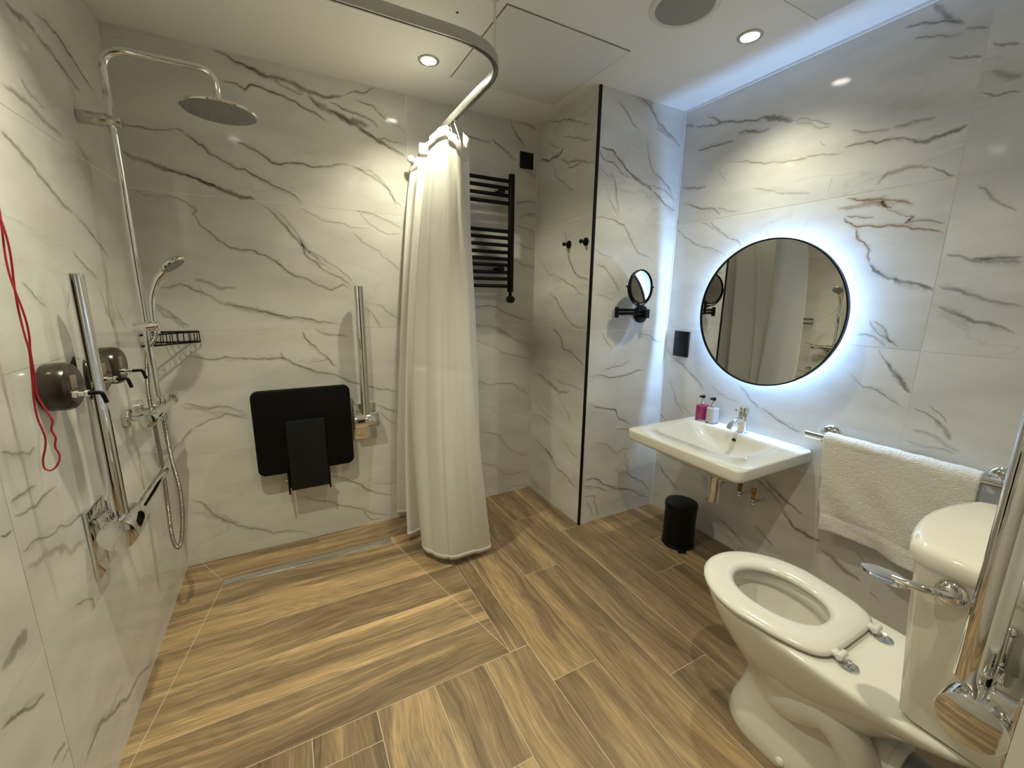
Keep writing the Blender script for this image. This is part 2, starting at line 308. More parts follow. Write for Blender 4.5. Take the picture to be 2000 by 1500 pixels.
# traced marble figure: wall, width mm, strength, points (along wall, height)
VEINS = [
 ('B',11,0.55,[0.361,2.37,0.446,2.338,0.537,2.319]),
 ('B',9,0.4,[0.377,2.251,0.432,2.255,0.466,2.235,0.484,2.259,0.531,2.259]),
 ('B',16,0.55,[0.48,2.33,0.519,2.319,0.562,2.309,0.605,2.312,0.658,2.308,0.704,2.288,0.755,2.282,0.795,2.275,0.846,2.29,0.884,2.303]),
 ('B',6,0.45,[0.884,2.303,0.931,2.328,0.969,2.33,1.002,2.348,1.03,2.37]),
 ('B',6,0.5,[0.582,2.305,0.609,2.286,0.655,2.273,0.702,2.266]),
 ('B',9,0.5,[0.47,2.238,0.492,2.261,0.535,2.258,0.605,2.244,0.665,2.231,0.725,2.202,0.766,2.19,0.801,2.17]),
 ('B',70,0.42,[0.719,2.266,0.805,2.222,0.915,2.191,0.998,2.188]),
 ('B',40,0.42,[0.805,2.222,0.915,2.184,0.972,2.157,1.03,2.127]),
 ('B',14,0.55,[0.943,2.169,1.03,2.127,1.096,2.102,1.175,2.068]),
 ('B',9,0.5,[0.812,2.259,0.862,2.247,0.918,2.233,0.963,2.228,1.015,2.214,1.041,2.182]),
 ('B',6,0.5,[0.929,2.296,0.979,2.286,1.018,2.285,1.052,2.252,1.102,2.226,1.18,2.187]),
 ('B',6,0.4,[1.031,2.137,1.072,2.144,1.114,2.132,1.178,2.128]),
 ('B',8,0.6,[0.357,2.031,0.413,2.014,0.47,1.998,0.493,1.987,0.549,1.949,0.579,1.947,0.636,1.962,0.684,1.96,0.78,1.965,0.825,1.983,0.895,1.987]),
 ('B',10,0.35,[0.895,1.987,0.97,1.959,1.031,1.935,1.079,1.898,1.104,1.85,1.146,1.827]),
 ('B',5,0.3,[0.912,1.982,0.987,1.98,1.044,1.939,1.087,1.894,1.118,1.795]),
 ('B',6,0.45,[0.007,2.008,0.085,2.015,0.156,2.018,0.204,2.03]),
 ('B',16,0.6,[0.199,2.033,0.222,2.022]),
 ('B',8,0.6,[0.216,2.021,0.248,2.002,0.283,1.98,0.3,1.954,0.357,1.925,0.401,1.902,0.437,1.902,0.494,1.871,0.542,1.846,0.621,1.819,0.658,1.781]),
 ('B',5,0.3,[0.648,1.766,0.705,1.734,0.778,1.71,0.874,1.691,0.997,1.68]),
 ('B',22,0.5,[0.004,1.915,0.056,1.892,0.107,1.876,0.174,1.855]),
 ('B',10,0.85,[0.137,1.866,0.219,1.849,0.271,1.829,0.311,1.817]),
 ('B',20,0.8,[0.257,1.831,0.344,1.804,0.404,1.78,0.465,1.778]),
 ('B',8,0.45,[0.468,1.772,0.515,1.741,0.558,1.69,0.599,1.634,0.642,1.582,0.653,1.541,0.716,1.484,0.76,1.456,0.818,1.432,0.868,1.386]),
 ('B',5,0.4,[0.525,1.751,0.586,1.692,0.624,1.643,0.668,1.561,0.745,1.516,0.801,1.483,0.846,1.448,0.871,1.402]),
 ('B',30,0.18,[0.553,1.708,0.663,1.561,0.8,1.467]),
 ('B',5,0.35,[0.006,1.773,0.059,1.749,0.144,1.757,0.183,1.745,0.233,1.705,0.215,1.691,0.236,1.647,0.277,1.609]),
 ('B',7,0.5,[0.226,1.66,0.267,1.622,0.299,1.584,0.343,1.555,0.385,1.547,0.428,1.549,0.483,1.527,0.522,1.505,0.564,1.461,0.603,1.435,0.657,1.422,0.735,1.383,0.766,1.373,0.823,1.403,0.869,1.365]),
 ('B',7,0.4,[0.899,1.773,0.98,1.766,1.064,1.741,1.141,1.705]),
 ('B',5,0.35,[0.919,1.77,0.95,1.738,1.018,1.687,1.082,1.672,1.14,1.676]),
 ('B',5,0.4,[0.88,1.671,0.931,1.619,1.013,1.582,1.075,1.524,1.135,1.48]),
 ('B',8,0.5,[0.052,1.37,0.1,1.372,0.135,1.388,0.191,1.355,0.235,1.338,0.288,1.3,0.358,1.286,0.424,1.269,0.492,1.249,0.556,1.228,0.627,1.227,0.742,1.204,0.802,1.192]),
 ('B',22,0.22,[0.295,1.308,0.424,1.269,0.545,1.233,0.73,1.178]),
 ('B',16,0.3,[0.188,1.41,0.236,1.398,0.286,1.369,0.351,1.375]),
 ('B',5,0.4,[0.202,1.387,0.217,1.349]),
 ('B',9,0.35,[0.025,1.315,0.094,1.245,0.146,1.193]),
 ('B',14,0.22,[0.028,1.284,0.102,1.22,0.126,1.187]),
 ('B',7,0.5,[0.609,1.167,0.633,1.111,0.684,1.05,0.728,1.004,0.761,0.965]),
 ('B',12,0.3,[0.666,1.171,0.738,1.14,0.831,1.126]),
 ('B',5,0.3,[0.924,1.311,1.012,1.292,1.057,1.25,1.121,1.212]),
 ('B',6,0.4,[0.922,1.289,0.98,1.214,1.006,1.172]),
 ('B',8,0.5,[0.112,1.074,0.202,1.04,0.325,1.038,0.428,1.032,0.497,1.033,0.561,0.992,0.64,0.954,0.733,0.928,0.855,0.869,1.02,0.819,1.104,0.789]),
 ('B',14,0.3,[0.502,1.059,0.517,1.021]),
 ('B',6,0.4,[0.761,0.965,0.774,0.925]),
 ('B',5,0.3,[0.574,1.007,0.69,1.003,0.731,1.014]),
 ('B',8,0.35,[0.074,0.836,0.162,0.808,0.229,0.806,0.326,0.757]),
 ('B',6,0.4,[0.103,0.711,0.169,0.746,0.246,0.767,0.33,0.73]),
 ('B',20,0.2,[0.063,0.822,0.197,0.781,0.332,0.746]),
 ('B',6,0.5,[0.947,0.739,1.078,0.671]),
 ('B',5,0.35,[0.954,0.704,1.023,0.628,1.096,0.599]),
 ('B',8,0.4,[0.047,0.356,0.095,0.326,0.127,0.259,0.209,0.186,0.307,0.127,0.383,0.076,0.469,0.068,0.583,0.014]),
 ('B',20,0.18,[0.049,0.287,0.137,0.231,0.241,0.175]),
 ('B',6,0.45,[0.53,0.265,0.599,0.222,0.718,0.165,0.844,0.112,1.02,0.034]),
 ('B',6,0.5,[0.687,0.351,0.79,0.296,0.865,0.234,1.025,0.152]),
 ('B',5,0.3,[0.88,0.29,0.986,0.238,1.051,0.241]),
 ('B',5,0.35,[0.843,0.105,0.889,0.027,0.949,0.021]),
 ('B',9,0.4,[1.476,2.237,1.575,2.233,1.688,2.231]),
 ('B',7,0.55,[1.688,2.25,1.708,2.226,1.807,2.17,1.853,2.155]),
 ('B',7,0.45,[1.861,2.139,1.926,2.102,1.982,2.077]),
 ('B',7,0.5,[1.804,2.369,1.84,2.304,1.909,2.231]),
 ('B',14,0.3,[1.849,2.37,1.938,2.36,1.985,2.341]),
 ('B',6,0.5,[1.847,1.908,1.923,1.931,1.994,1.93]),
 ('B',22,0.4,[1.866,1.832,1.932,1.86,1.996,1.846]),
 ('B',7,0.4,[1.853,1.786,1.991,1.751]),
 ('B',6,0.45,[1.843,1.685,1.918,1.662,1.994,1.648]),
 ('B',5,0.35,[1.845,1.586,1.92,1.549,1.996,1.54]),
 ('B',14,0.3,[1.503,1.895,1.649,1.898,1.745,1.87]),
 ('B',6,0.45,[1.503,1.293,1.66,1.294,1.794,1.245,1.988,1.193]),
 ('B',22,0.3,[1.522,1.169,1.711,1.156,1.885,1.061,1.984,1.019]),
 ('B',7,0.35,[1.562,1.095,1.779,0.988,1.978,0.943]),
 ('B',7,0.35,[1.543,0.837,1.687,0.784,1.839,0.784,1.985,0.674]),
 ('B',6,0.3,[1.577,0.509,1.746,0.431,1.846,0.304,1.988,0.241]),
 ('B',8,0.25,[1.594,0.274,1.788,0.144,1.974,0.127]),
 ('L',34,0.4,[-0.772,2.04,-0.67,2.05,-0.615,2.043]),
 ('L',14,0.4,[-0.615,2.043,-0.576,2.034,-0.494,2.024,-0.409,2.011,-0.333,1.998]),
 ('L',10,0.5,[-0.602,2.099,-0.523,2.114,-0.454,2.112,-0.396,2.094,-0.298,2.072,-0.2,2.054]),
 ('L',14,0.35,[-0.869,1.826,-0.8,1.826,-0.758,1.824,-0.691,1.811,-0.615,1.804,-0.55,1.791]),
 ('L',10,0.3,[-0.765,1.877,-0.733,1.855,-0.643,1.843]),
 ('L',14,0.4,[-0.918,1.707,-0.895,1.702,-0.843,1.681,-0.781,1.654,-0.721,1.627,-0.651,1.591,-0.587,1.582]),
 ('L',8,0.5,[-0.587,1.582,-0.491,1.54,-0.429,1.508,-0.356,1.463]),
 ('L',10,0.2,[-0.486,1.829,-0.392,1.78,-0.388,1.717,-0.371,1.642]),
 ('L',6,0.45,[-0.656,1.466,-0.574,1.42,-0.496,1.391]),
 ('L',6,0.4,[-0.974,1.37,-0.931,1.34,-0.879,1.308]),
 ('L',9,0.25,[-0.389,1.436,-0.426,1.366,-0.45,1.279,-0.438,1.225]),
 ('L',7,0.3,[-0.368,1.32,-0.336,1.256,-0.3,1.215]),
 ('L',30,0.12,[-0.509,1.365,-0.46,1.279,-0.422,1.206]),
 ('L',7,0.4,[-1.197,1.025,-1.152,1.005,-1.101,0.987,-1.071,0.994]),
 ('L',8,0.4,[-1.207,0.915,-1.156,0.913,-1.103,0.909]),
 ('L',6,0.4,[-1.206,0.885,-1.166,0.875,-1.121,0.868,-1.019,0.873]),
 ('L',7,0.45,[-1.209,0.802,-1.141,0.796,-1.043,0.777,-0.894,0.757]),
 ('L',20,0.3,[-1.206,0.766,-1.105,0.74,-0.933,0.675]),
 ('L',7,0.6,[-1.26,0.87,-1.222,0.86]),
 ('L',9,0.5,[-1.394,0.541,-1.334,0.517,-1.251,0.477]),
 ('L',10,0.45,[-1.178,0.188,-1.124,0.198,-1.064,0.199,-0.952,0.138,-0.897,0.1,-0.804,0.088,-0.625,0.026]),
 ('L',12,0.4,[-1.288,0.324,-1.226,0.312]),
 ('L',7,0.4,[-1.256,0.292,-1.217,0.29]),
 ('L',30,0.35,[-1.356,0.634,-1.296,0.643,-1.253,0.647]),
 ('L',8,0.35,[-1.067,0.558,-1.023,0.545,-0.968,0.51,-0.97,0.482]),
 ('L',22,0.15,[-1.13,0.221,-1.007,0.172,-0.881,0.156]),
 ('CL',8,0.4,[-0.116,2.37,-0.328,2.301,-0.531,2.219]),
 ('CL',12,0.55,[-0.024,2.167,-0.129,2.141,-0.23,2.145,-0.284,2.171]),
 ('CL',6,0.4,[-0.122,2.257,-0.248,2.181]),
 ('CL',7,0.5,[-0.252,2.126,-0.329,2.08,-0.451,2.06,-0.563,2.027]),
 ('CL',6,0.5,[-0.321,2.059,-0.451,2.055]),
 ('CL',7,0.3,[-0.163,2.116,-0.249,2.011,-0.413,1.902]),
 ('CL',6,0.3,[-0.259,2.241,-0.414,2.187,-0.538,2.137]),
 ('CL',9,0.4,[-0.313,1.74,-0.351,1.621,-0.424,1.495,-0.497,1.457,-0.566,1.441]),
 ('CL',5,0.4,[-0.028,1.602,-0.166,1.485,-0.322,1.456,-0.43,1.413,-0.564,1.349]),
 ('CL',6,0.45,[-0.16,1.386,-0.26,1.34,-0.357,1.237,-0.446,1.192,-0.559,1.188]),
 ('CL',10,0.45,[-0.22,1.158,-0.318,1.116,-0.349,1.048,-0.469,1.017,-0.558,0.976]),
 ('CL',16,0.35,[-0.019,0.846,-0.211,0.807,-0.329,0.774,-0.439,0.804]),
 ('CL',7,0.3,[-0.273,0.855,-0.416,0.837,-0.56,0.835]),
 ('CL',5,0.4,[-0.028,0.664,-0.142,0.609,-0.254,0.586]),
 ('CL',5,0.4,[-0.105,0.575,-0.24,0.53]),
 ('CL',8,0.5,[-0.013,0.375,-0.238,0.339,-0.321,0.266,-0.457,0.251,-0.557,0.229]),
 ('CL',18,0.35,[-0.194,0.352,-0.294,0.323]),
 ('CL',5,0.4,[-0.346,0.503,-0.465,0.435,-0.543,0.42]),
 ('CL',5,0.3,[-0.313,0.764,-0.4,0.68,-0.463,0.607]),
 ('CL',12,0.35,[-0.02,0.071,-0.139,0.044]),
 ('CF',8,0.5,[2.235,2.37,2.334,2.34,2.406,2.275,2.506,2.234,2.59,2.191]),
 ('CF',5,0.4,[2.236,2.37,2.323,2.37,2.347,2.359,2.335,2.335]),
 ('CF',12,0.3,[2.111,2.33,2.178,2.28,2.266,2.217]),
 ('CF',6,0.35,[2.386,2.249,2.507,2.227]),
 ('CF',6,0.35,[2.314,2.216,2.343,2.123,2.374,2.051,2.454,2.007,2.544,1.94,2.594,1.882]),
 ('CF',9,0.6,[2.015,2.102,2.097,2.096,2.153,2.051,2.24,1.999]),
 ('CF',14,0.5,[2.214,2.01,2.279,1.981,2.334,1.962,2.395,1.936]),
 ('CF',8,0.5,[2.395,1.936,2.49,1.882,2.591,1.846]),
 ('CF',6,0.55,[2.01,2.087,2.033,2.047,2.109,2.035,2.165,1.993,2.235,1.975]),
 ('CF',5,0.5,[2.023,2.0,2.062,1.974,2.09,1.971]),
 ('CF',7,0.4,[2.088,1.993,2.115,1.959,2.136,1.877,2.165,1.79]),
 ('CF',5,0.3,[2.06,1.915,2.107,1.84,2.158,1.784]),
 ('CF',6,0.35,[2.369,1.959,2.498,1.948,2.565,1.91]),
 ('CF',6,0.45,[2.01,1.757,2.05,1.769,2.135,1.759,2.202,1.739,2.253,1.674,2.33,1.596,2.446,1.563]),
 ('CF',6,0.3,[2.014,1.602,2.093,1.572,2.152,1.562]),
 ('CF',7,0.35,[2.026,1.529,2.098,1.503,2.15,1.453,2.204,1.382]),
 ('CF',5,0.3,[2.03,1.366,2.125,1.351,2.171,1.329]),
 ('CF',5,0.3,[2.091,1.162,2.133,1.106,2.17,1.066]),
 ('CF',6,0.35,[2.367,1.154,2.521,1.097,2.575,1.089]),
 ('CF',9,0.35,[2.017,0.92,2.172,0.896,2.298,0.904,2.45,0.924]),
 ('CF',7,0.35,[2.119,0.945,2.213,0.962,2.319,0.986]),
 ('CF',9,0.5,[2.02,0.762,2.167,0.711,2.228,0.698,2.27,0.632,2.369,0.589]),
 ('CF',7,0.45,[2.238,0.571,2.339,0.557,2.377,0.511]),
 ('CF',6,0.3,[2.069,0.523,2.168,0.494,2.26,0.413,2.333,0.438,2.441,0.433]),
 ('CF',7,0.35,[2.322,0.412,2.366,0.264,2.508,0.175,2.586,0.096]),
 ('CF',8,0.6,[2.015,0.291,2.092,0.288,2.227,0.203,2.319,0.169,2.422,0.132,2.577,0.05]),
 ('CF',6,0.5,[2.018,0.248,2.137,0.215,2.209,0.179]),
 ('CF',6,0.4,[2.022,0.177,2.109,0.164,2.131,0.073,2.143,0.025]),
 ('CF',5,0.35,[2.043,0.152,2.102,0.036]),
 ('R',22,0.4,[-0.588,2.299,-0.652,2.274]),
 ('R',7,0.65,[-0.704,2.322,-0.783,2.271,-0.822,2.244,-0.904,2.216,-1.002,2.191,-1.05,2.193]),
 ('R',18,0.5,[-1.035,2.198,-1.11,2.169,-1.182,2.133]),
 ('R',6,0.35,[-1.182,2.133,-1.29,2.098,-1.344,2.069]),
 ('R',6,0.5,[-0.652,2.274,-0.75,2.25,-0.822,2.244]),
 ('R',12,0.4,[-0.911,2.165,-0.992,2.15,-1.078,2.132]),
 ('R',6,0.3,[-1.192,2.122,-1.286,2.072,-1.341,2.063]),
 ('R',7,0.6,[-0.68,2.151,-0.745,2.141,-0.824,2.138,-0.899,2.131]),
 ('R',6,0.4,[-0.864,2.05,-0.973,2.023,-1.07,1.985,-1.198,1.964,-1.269,1.966,-1.351,1.951,-1.403,1.945]),
 ('R',5,0.4,[-1.302,2.02,-1.334,1.987]),
 ('R',7,0.5,[-0.598,1.977,-0.698,1.951,-0.763,1.949]),
 ('R',5,0.4,[-0.821,2.027,-0.85,1.985,-0.878,1.949]),
 ('R',6,0.3,[-1.028,1.885,-1.126,1.856,-1.249,1.819,-1.305,1.808]),
 ('R',8,0.4,[-0.602,1.888,-0.738,1.838,-0.828,1.823,-0.869,1.786]),
 ('R',5,0.35,[-0.84,1.826,-0.972,1.79]),
 ('R',5,0.45,[-0.798,1.766,-0.837,1.734,-0.879,1.708]),
 ('R',5,0.3,[-1.375,1.862,-1.366,1.8]),
 ('R',7,0.4,[-0.593,1.806,-0.583,1.761,-0.724,1.654,-0.933,1.567]),
 ('R',6,0.35,[-0.754,1.764,-0.798,1.745,-0.959,1.656,-1.011,1.618]),
 ('R',16,0.35,[-1.605,2.363,-1.65,2.304,-1.702,2.254]),
 ('R',10,0.4,[-1.704,2.238,-1.764,2.218]),
 ('R',7,0.4,[-1.536,2.322,-1.594,2.312,-1.696,2.258]),
 ('R',7,0.35,[-1.57,2.271,-1.633,2.253,-1.706,2.228]),
 ('R',9,0.5,[-1.674,2.173,-1.719,2.149,-1.765,2.134]),
 ('R',10,0.45,[-1.776,2.167,-1.845,2.134]),
 ('R',60,0.3,[-1.79,2.08,-1.866,2.035]),
 ('R',7,0.4,[-1.779,2.025,-1.821,1.999,-1.873,1.993]),
 ('R',7,0.5,[-1.402,1.964,-1.444,1.966,-1.512,1.95,-1.574,1.946,-1.615,1.935]),
 ('R',13,0.5,[-1.602,1.938,-1.665,1.91,-1.716,1.923,-1.766,1.936]),
 ('R',7,0.4,[-1.419,2.025,-1.461,2.0,-1.554,1.987]),
 ('R',12,0.35,[-1.554,1.987,-1.677,1.985]),
 ('R',12,0.35,[-1.535,1.791,-1.564,1.829,-1.632,1.837,-1.692,1.823]),
 ('R',7,0.5,[-1.692,1.823,-1.719,1.801,-1.763,1.777]),
 ('R',8,0.8,[-1.442,1.764,-1.523,1.743,-1.58,1.731,-1.664,1.7]),
 ('R',7,0.8,[-1.562,1.73,-1.599,1.698]),
 ('R',48,0.33,[-1.411,1.728,-1.488,1.726,-1.545,1.726,-1.581,1.714]),
 ('R',6,0.5,[-1.449,1.694,-1.5,1.682,-1.549,1.673]),
 ('R',7,0.7,[-1.443,1.689,-1.46,1.668,-1.492,1.646,-1.559,1.637,-1.639,1.631,-1.707,1.609,-1.766,1.588]),
 ('R',5,0.4,[-1.545,1.73,-1.589,1.695,-1.671,1.658,-1.646,1.639]),
 ('R',5,0.45,[-1.646,1.639,-1.705,1.643,-1.761,1.623]),
 ('R',7,0.65,[-1.493,1.638,-1.504,1.601,-1.549,1.552,-1.56,1.498]),
 ('R',10,0.7,[-1.56,1.498,-1.597,1.459,-1.664,1.428]),
 ('R',15,0.7,[-1.646,1.434,-1.664,1.428,-1.768,1.393]),
 ('R',10,0.4,[-1.778,1.516,-1.848,1.494]),
 ('R',7,0.6,[-1.848,1.494,-1.892,1.496,-1.961,1.496]),
 ('R',15,0.4,[-1.837,1.492,-1.868,1.486,-1.92,1.485,-1.964,1.477]),
 ('R',12,0.35,[-1.779,1.413,-1.843,1.391,-1.888,1.369,-1.988,1.341]),
 ('R',12,0.45,[-1.786,1.339,-1.84,1.316,-1.888,1.287,-1.985,1.255]),
 ('R',40,0.15,[-1.789,1.312,-1.887,1.268]),
 ('R',8,0.35,[-1.821,1.732,-1.86,1.688,-1.924,1.636]),
 ('R',6,0.5,[-1.596,1.278,-1.608,1.25,-1.655,1.214,-1.704,1.179]),
 ('R',6,0.5,[-1.608,1.275,-1.65,1.245,-1.679,1.194]),
 ('R',6,0.35,[-1.558,1.218,-1.617,1.214,-1.661,1.178]),
 ('R',7,0.45,[-1.64,1.166,-1.688,1.103]),
 ('R',15,0.55,[-1.672,1.123,-1.722,1.064,-1.765,1.012]),
 ('R',5,0.4,[-1.553,1.062,-1.616,1.006,-1.638,1.011,-1.691,0.988,-1.747,0.957]),
 ('R',7,0.5,[-1.78,0.961,-1.844,0.932,-1.868,0.916]),
 ('R',18,0.45,[-1.847,0.929,-1.88,0.903,-1.899,0.865]),
 ('R',5,0.4,[-1.821,0.975,-1.859,0.954,-1.88,0.921]),
 ('R',14,0.22,[-1.789,0.877,-1.854,0.868,-1.93,0.833]),
 ('R',6,0.3,[-1.777,0.826,-1.923,0.821]),
 ('R',30,0.3,[-1.788,0.79,-1.892,0.776]),
 ('R',14,0.4,[-0.593,1.044,-0.64,1.009]),
 ('R',22,0.25,[-0.583,1.063,-0.646,1.025]),
 ('R',6,0.6,[-0.64,1.009,-0.721,0.97,-0.803,0.913,-0.887,0.844]),
 ('R',5,0.4,[-0.633,0.861,-0.699,0.735,-0.764,0.67]),
 ('R',5,0.35,[-0.75,0.721,-0.817,0.684]),
 ('R',7,0.5,[-0.586,0.624,-0.643,0.595]),
 ('R',7,0.4,[-1.088,0.916,-1.158,0.849,-1.213,0.818]),
 ('R',7,0.5,[-1.213,0.818,-1.312,0.778,-1.424,0.755]),
 ('R',5,0.3,[-0.926,0.876,-0.99,0.845,-1.11,0.818]),
 ('R',7,0.5,[-0.583,0.307,-0.684,0.237,-0.795,0.179]),
 ('R',6,0.35,[-0.872,0.381,-0.976,0.32]),
 ('R',6,0.65,[-1.232,0.45,-1.321,0.412,-1.385,0.365]),
 ('R',12,0.45,[-1.28,0.47,-1.374,0.406,-1.481,0.361]),
 ('R',14,0.45,[-1.385,0.365,-1.441,0.289,-1.517,0.271,-1.568,0.274]),
 ('R',6,0.5,[-1.049,0.137,-1.167,0.098,-1.231,0.06]),
 ('R',6,0.5,[-1.266,0.197,-1.376,0.132]),
 ('R',16,0.4,[-1.57,0.244,-1.636,0.219,-1.687,0.192,-1.737,0.179]),
 ('R',7,0.4,[-1.766,0.156,-1.812,0.133]),
 ('R',8,0.35,[-1.699,0.305,-1.738,0.265]),
]

# ------------------------------------------------------------------ walls: grout slab, tiles, veins, all one mesh per wall
def wall(name, key, P, nrm, slab_lo, slab_hi, tiles):
    """P(u, z, off) -> point of the wall face moved off into the room"""
    bm = B(); uvt = bm.loops.layers.uv.new('tile'); uvv = bm.loops.layers.uv.new('vein')
    box(bm, slab_lo, slab_hi)
    for f in bm.faces: f.material_index = 0
    def quad(ps, mi, t, v):
        f = bm.faces.new([bm.verts.new(p) for p in ps]); f.material_index = mi; f.normal_update()
        flip = f.normal.dot(nrm) < 0
        for lp, a, b in zip(f.loops, t, v): lp[uvt].uv = a; lp[uvv].uv = b
        if flip: f.normal_flip()
    rnd = random.Random(hash(key) % 1000 if False else sum(map(ord, key)))
    for (u0_, u1_, z0_, z1_) in tiles:
        g = 0.0011; ou, oz = rnd.uniform(0, 30), rnd.uniform(0, 30)
        c = [(u0_+g, z0_+g), (u1_-g, z0_+g), (u1_-g, z1_-g), (u0_+g, z1_-g)]
        quad([P(u, z, 0.0006) for u, z in c], 1, [(u+ou, z+oz) for u, z in c], [(0, 0)]*4)
    layer = 0
    for k, wd, s, pts in VEINS + [(a, int(b*3.4), c*.26, d) for a, b, c, d in VEINS if b < 20 and math.hypot(d[0]-d[-2], d[1]-d[-1]) > .10]:
        if k != key: continue
        layer += 1; off = 0.0008 + 0.0000035*layer
        orange = key == 'R' and pts[0] < -1.30 and 1.50 < pts[1] < 1.80 and pts[0] > -1.78
        q = [Vector((pts[i], pts[i+1], 0)) for i in range(0, len(pts), 2)]
        wd = min(wd, 1000*.2*(q[-1]-q[0]).length+4)
        for _ in range(3 if wd < 30 else 2):            # broken, wandering line
            nq = [q[0]]
            for a, b in zip(q, q[1:]):
                d = b-a; n = Vector((-d.y, d.x, 0)); nq += [(a+b)/2 + n*rnd.uniform(-.10, .10), b]
            q = nq
        hw = wd*0.001*(1.15 if wd < 30 else 0.6); n = len(q); L_, R_ = [], []; ou, oz = rnd.uniform(0, 30), rnd.uniform(0, 30)
        for i in range(n):
            t = (q[min(i+1, n-1)]-q[max(i-1, 0)]).normalized(); m = Vector((-t.y, t.x, 0))
            x = i/(n-1); wv = hw*(0.35+0.65*math.sin(PI*min(max(x, .02), .98))**.5)*rnd.uniform(.75, 1.25)
            L_.append(q[i]+m*wv); R_.append(q[i]-m*wv)
        umin, umax = min(t_[0] for t_ in tiles)+.002, max(t_[1] for t_ in tiles)-.002
        cl = lambda p: (min(max(p.x, umin), umax), min(max(p.y, .002), H-.002))
        def st(i): x = i/(n-1); return s*(.88 if wd < 30 else 1.25)*min(1, 0.15+x*9, 0.15+(1-x)*9)
        for i in range(n-1):
            for (A0, A1, B0, B1, va, vb) in ((L_[i], L_[i+1], q[i], q[i+1], 1, 0), (q[i], q[i+1], R_[i], R_[i+1], 0, -1)):
                ps = [cl(A0), cl(A1), cl(B1), cl(B0)]
                if min((Vector(ps[a])-Vector(ps[b])).length for a, b in ((0, 1), (1, 2), (2, 3), (3, 0), (0, 2), (1, 3))) < 1e-5: continue
                quad([P(u, z, off) for u, z in ps], 3 if orange else 2, [(u+ou, z+oz) for u, z in ps], [(st(i), va), (st(i+1), va), (st(i+1), vb), (st(i), vb)])
    for f in bm.faces: f.smooth = False
    me = bpy.data.meshes.new(name); bm.to_mesh(me); bm.free()
    for m in (M['grout'], M['marble'], M['vein'], M['vein_orange']): me.materials.append(m)
    o = bpy.data.objects.new(name, me); C.objects.link(o); o['kind'] = 'structure'; return o
def grid(us, zs=(0, Z3, Z2, Z1, H)):
    return [(us[i], us[i+1], zs[j], zs[j+1]) for i in range(len(us)-1) for j in range(len(zs)-1)]
wall('wall_back', 'B', lambda u, z, o: Vector((u, -o, z)), Vector((0, -1, 0)), (-.1, 0, -.1), (W+.1, .1, H+.1), grid((0, 1.188, XC)))
wall('wall_left', 'L', lambda u, z, o: Vector((o, u, z)), Vector((1, 0, 0)), (-.1, -3.5, -.1), (0, 0, H+.1), grid((-3.4, -2.418, -1.218, 0)))
wall('wall_right', 'R', lambda u, z, o: Vector((W-o, u, z)), Vector((-1, 0, 0)), (W, YN-.1, -.1), (W+.1, 0, H+.1), grid((YN, -1.768, YC)))
# boxed-out corner of the room: two tiled faces
wall('wall_boxing_side', 'CL', lambda u, z, o: Vector((XC-o, u, z)), Vector((-1, 0, 0)), (XC, YC+.006, -.05), (XC+.03, 0, H+.05), grid((YC, 0)))
wall('wall_boxing_front', 'CF', lambda u, z, o: Vector((u, YC-o, z)), Vector((0, -1, 0)), (XC+.006, YC, -.05), (W, YC+.03, H+.05), grid((XC, W)))
wall('wall_near', 'N', lambda u, z, o: Vector((u, YN+o, z)), Vector((0, 1, 0)), (1.42, YN-.12, -.1), (W, YN, H+.1), grid((1.42, 2.0, W)))
bm = B(); box(bm, (0, YN-.12, 2.10), (1.42, YN, H+.1)); struct('wall_over_doorway', bm, M['ceiling'])
bm = B(); box(bm, (1.42, -3.5, 0), (1.52, YN-.12, H)); box(bm, (0, -3.5, 0), (1.52, -3.4, H)); struct('wall_corridor', bm, M['ceiling'])
bm = B(); slab(bm, (.15, -3.399, .003), (1.05, -3.355, 2.05), .004, axis=1); d = struct('door_1', bm, M['door'])
bm = B(); cyl(bm, (.95, -3.356, 1.0), (.95, -3.31, 1.0), .01); cyl(bm, (.95, -3.315, 1.0), (.84, -3.315, 1.0), .009); obj('door_handle', bm, M['chrome'], d)
bm = B(); box(bm, (-.1, -3.5, H), (W+.1, .1, H+.1)); struct('ceiling', bm, M['ceiling'])

# floor: shower square laid crossways, the rest in planks running to the back wall
bm = B(); uvt = bm.loops.layers.uv.new('tile'); uvv = bm.loops.layers.uv.new('vein')
box(bm, (-.1, -3.5, -.1), (W+.1, .1, 0))
rnd = random.Random(21)
def plank(x0, x1, y0, y1, along, tone):
    g = .0013; ou, ov = rnd.uniform(0, 40), rnd.uniform(0, 40)
    c = [(x0+g, y0+g), (x1-g, y0+g), (x1-g, y1-g), (x0+g, y1-g)]
    f = bm.faces.new([bm.verts.new((x, y, .0007)) for x, y in c]); f.material_index = 1
    for lp, (x, y) in zip(f.loops, c):
        lp[uvt].uv = (x+ou, y+ov) if along == 'x' else (y+ou, x+ov); lp[uvv].uv = (tone, 0)
ys = [0, -.203, -.401, -.601, -.803, -1.005, -1.205]
tones = [-.02, .0, .03, .01, .07, -.03]
for i in range(6): plank(.0, 1.198, ys[i+1], ys[i], 'x', tones[i])
cols = [.0, .107, .304, .500, .695, .892, 1.082, 1.277, 1.472, 1.668, 1.864, 2.068, 2.272, 2.476, W]
js = [-.30, -.90, -1.70, -1.31, -.70, -1.566, -1.203, -1.383, -.837, -1.562, -.585, -1.125, -.90, -1.30]
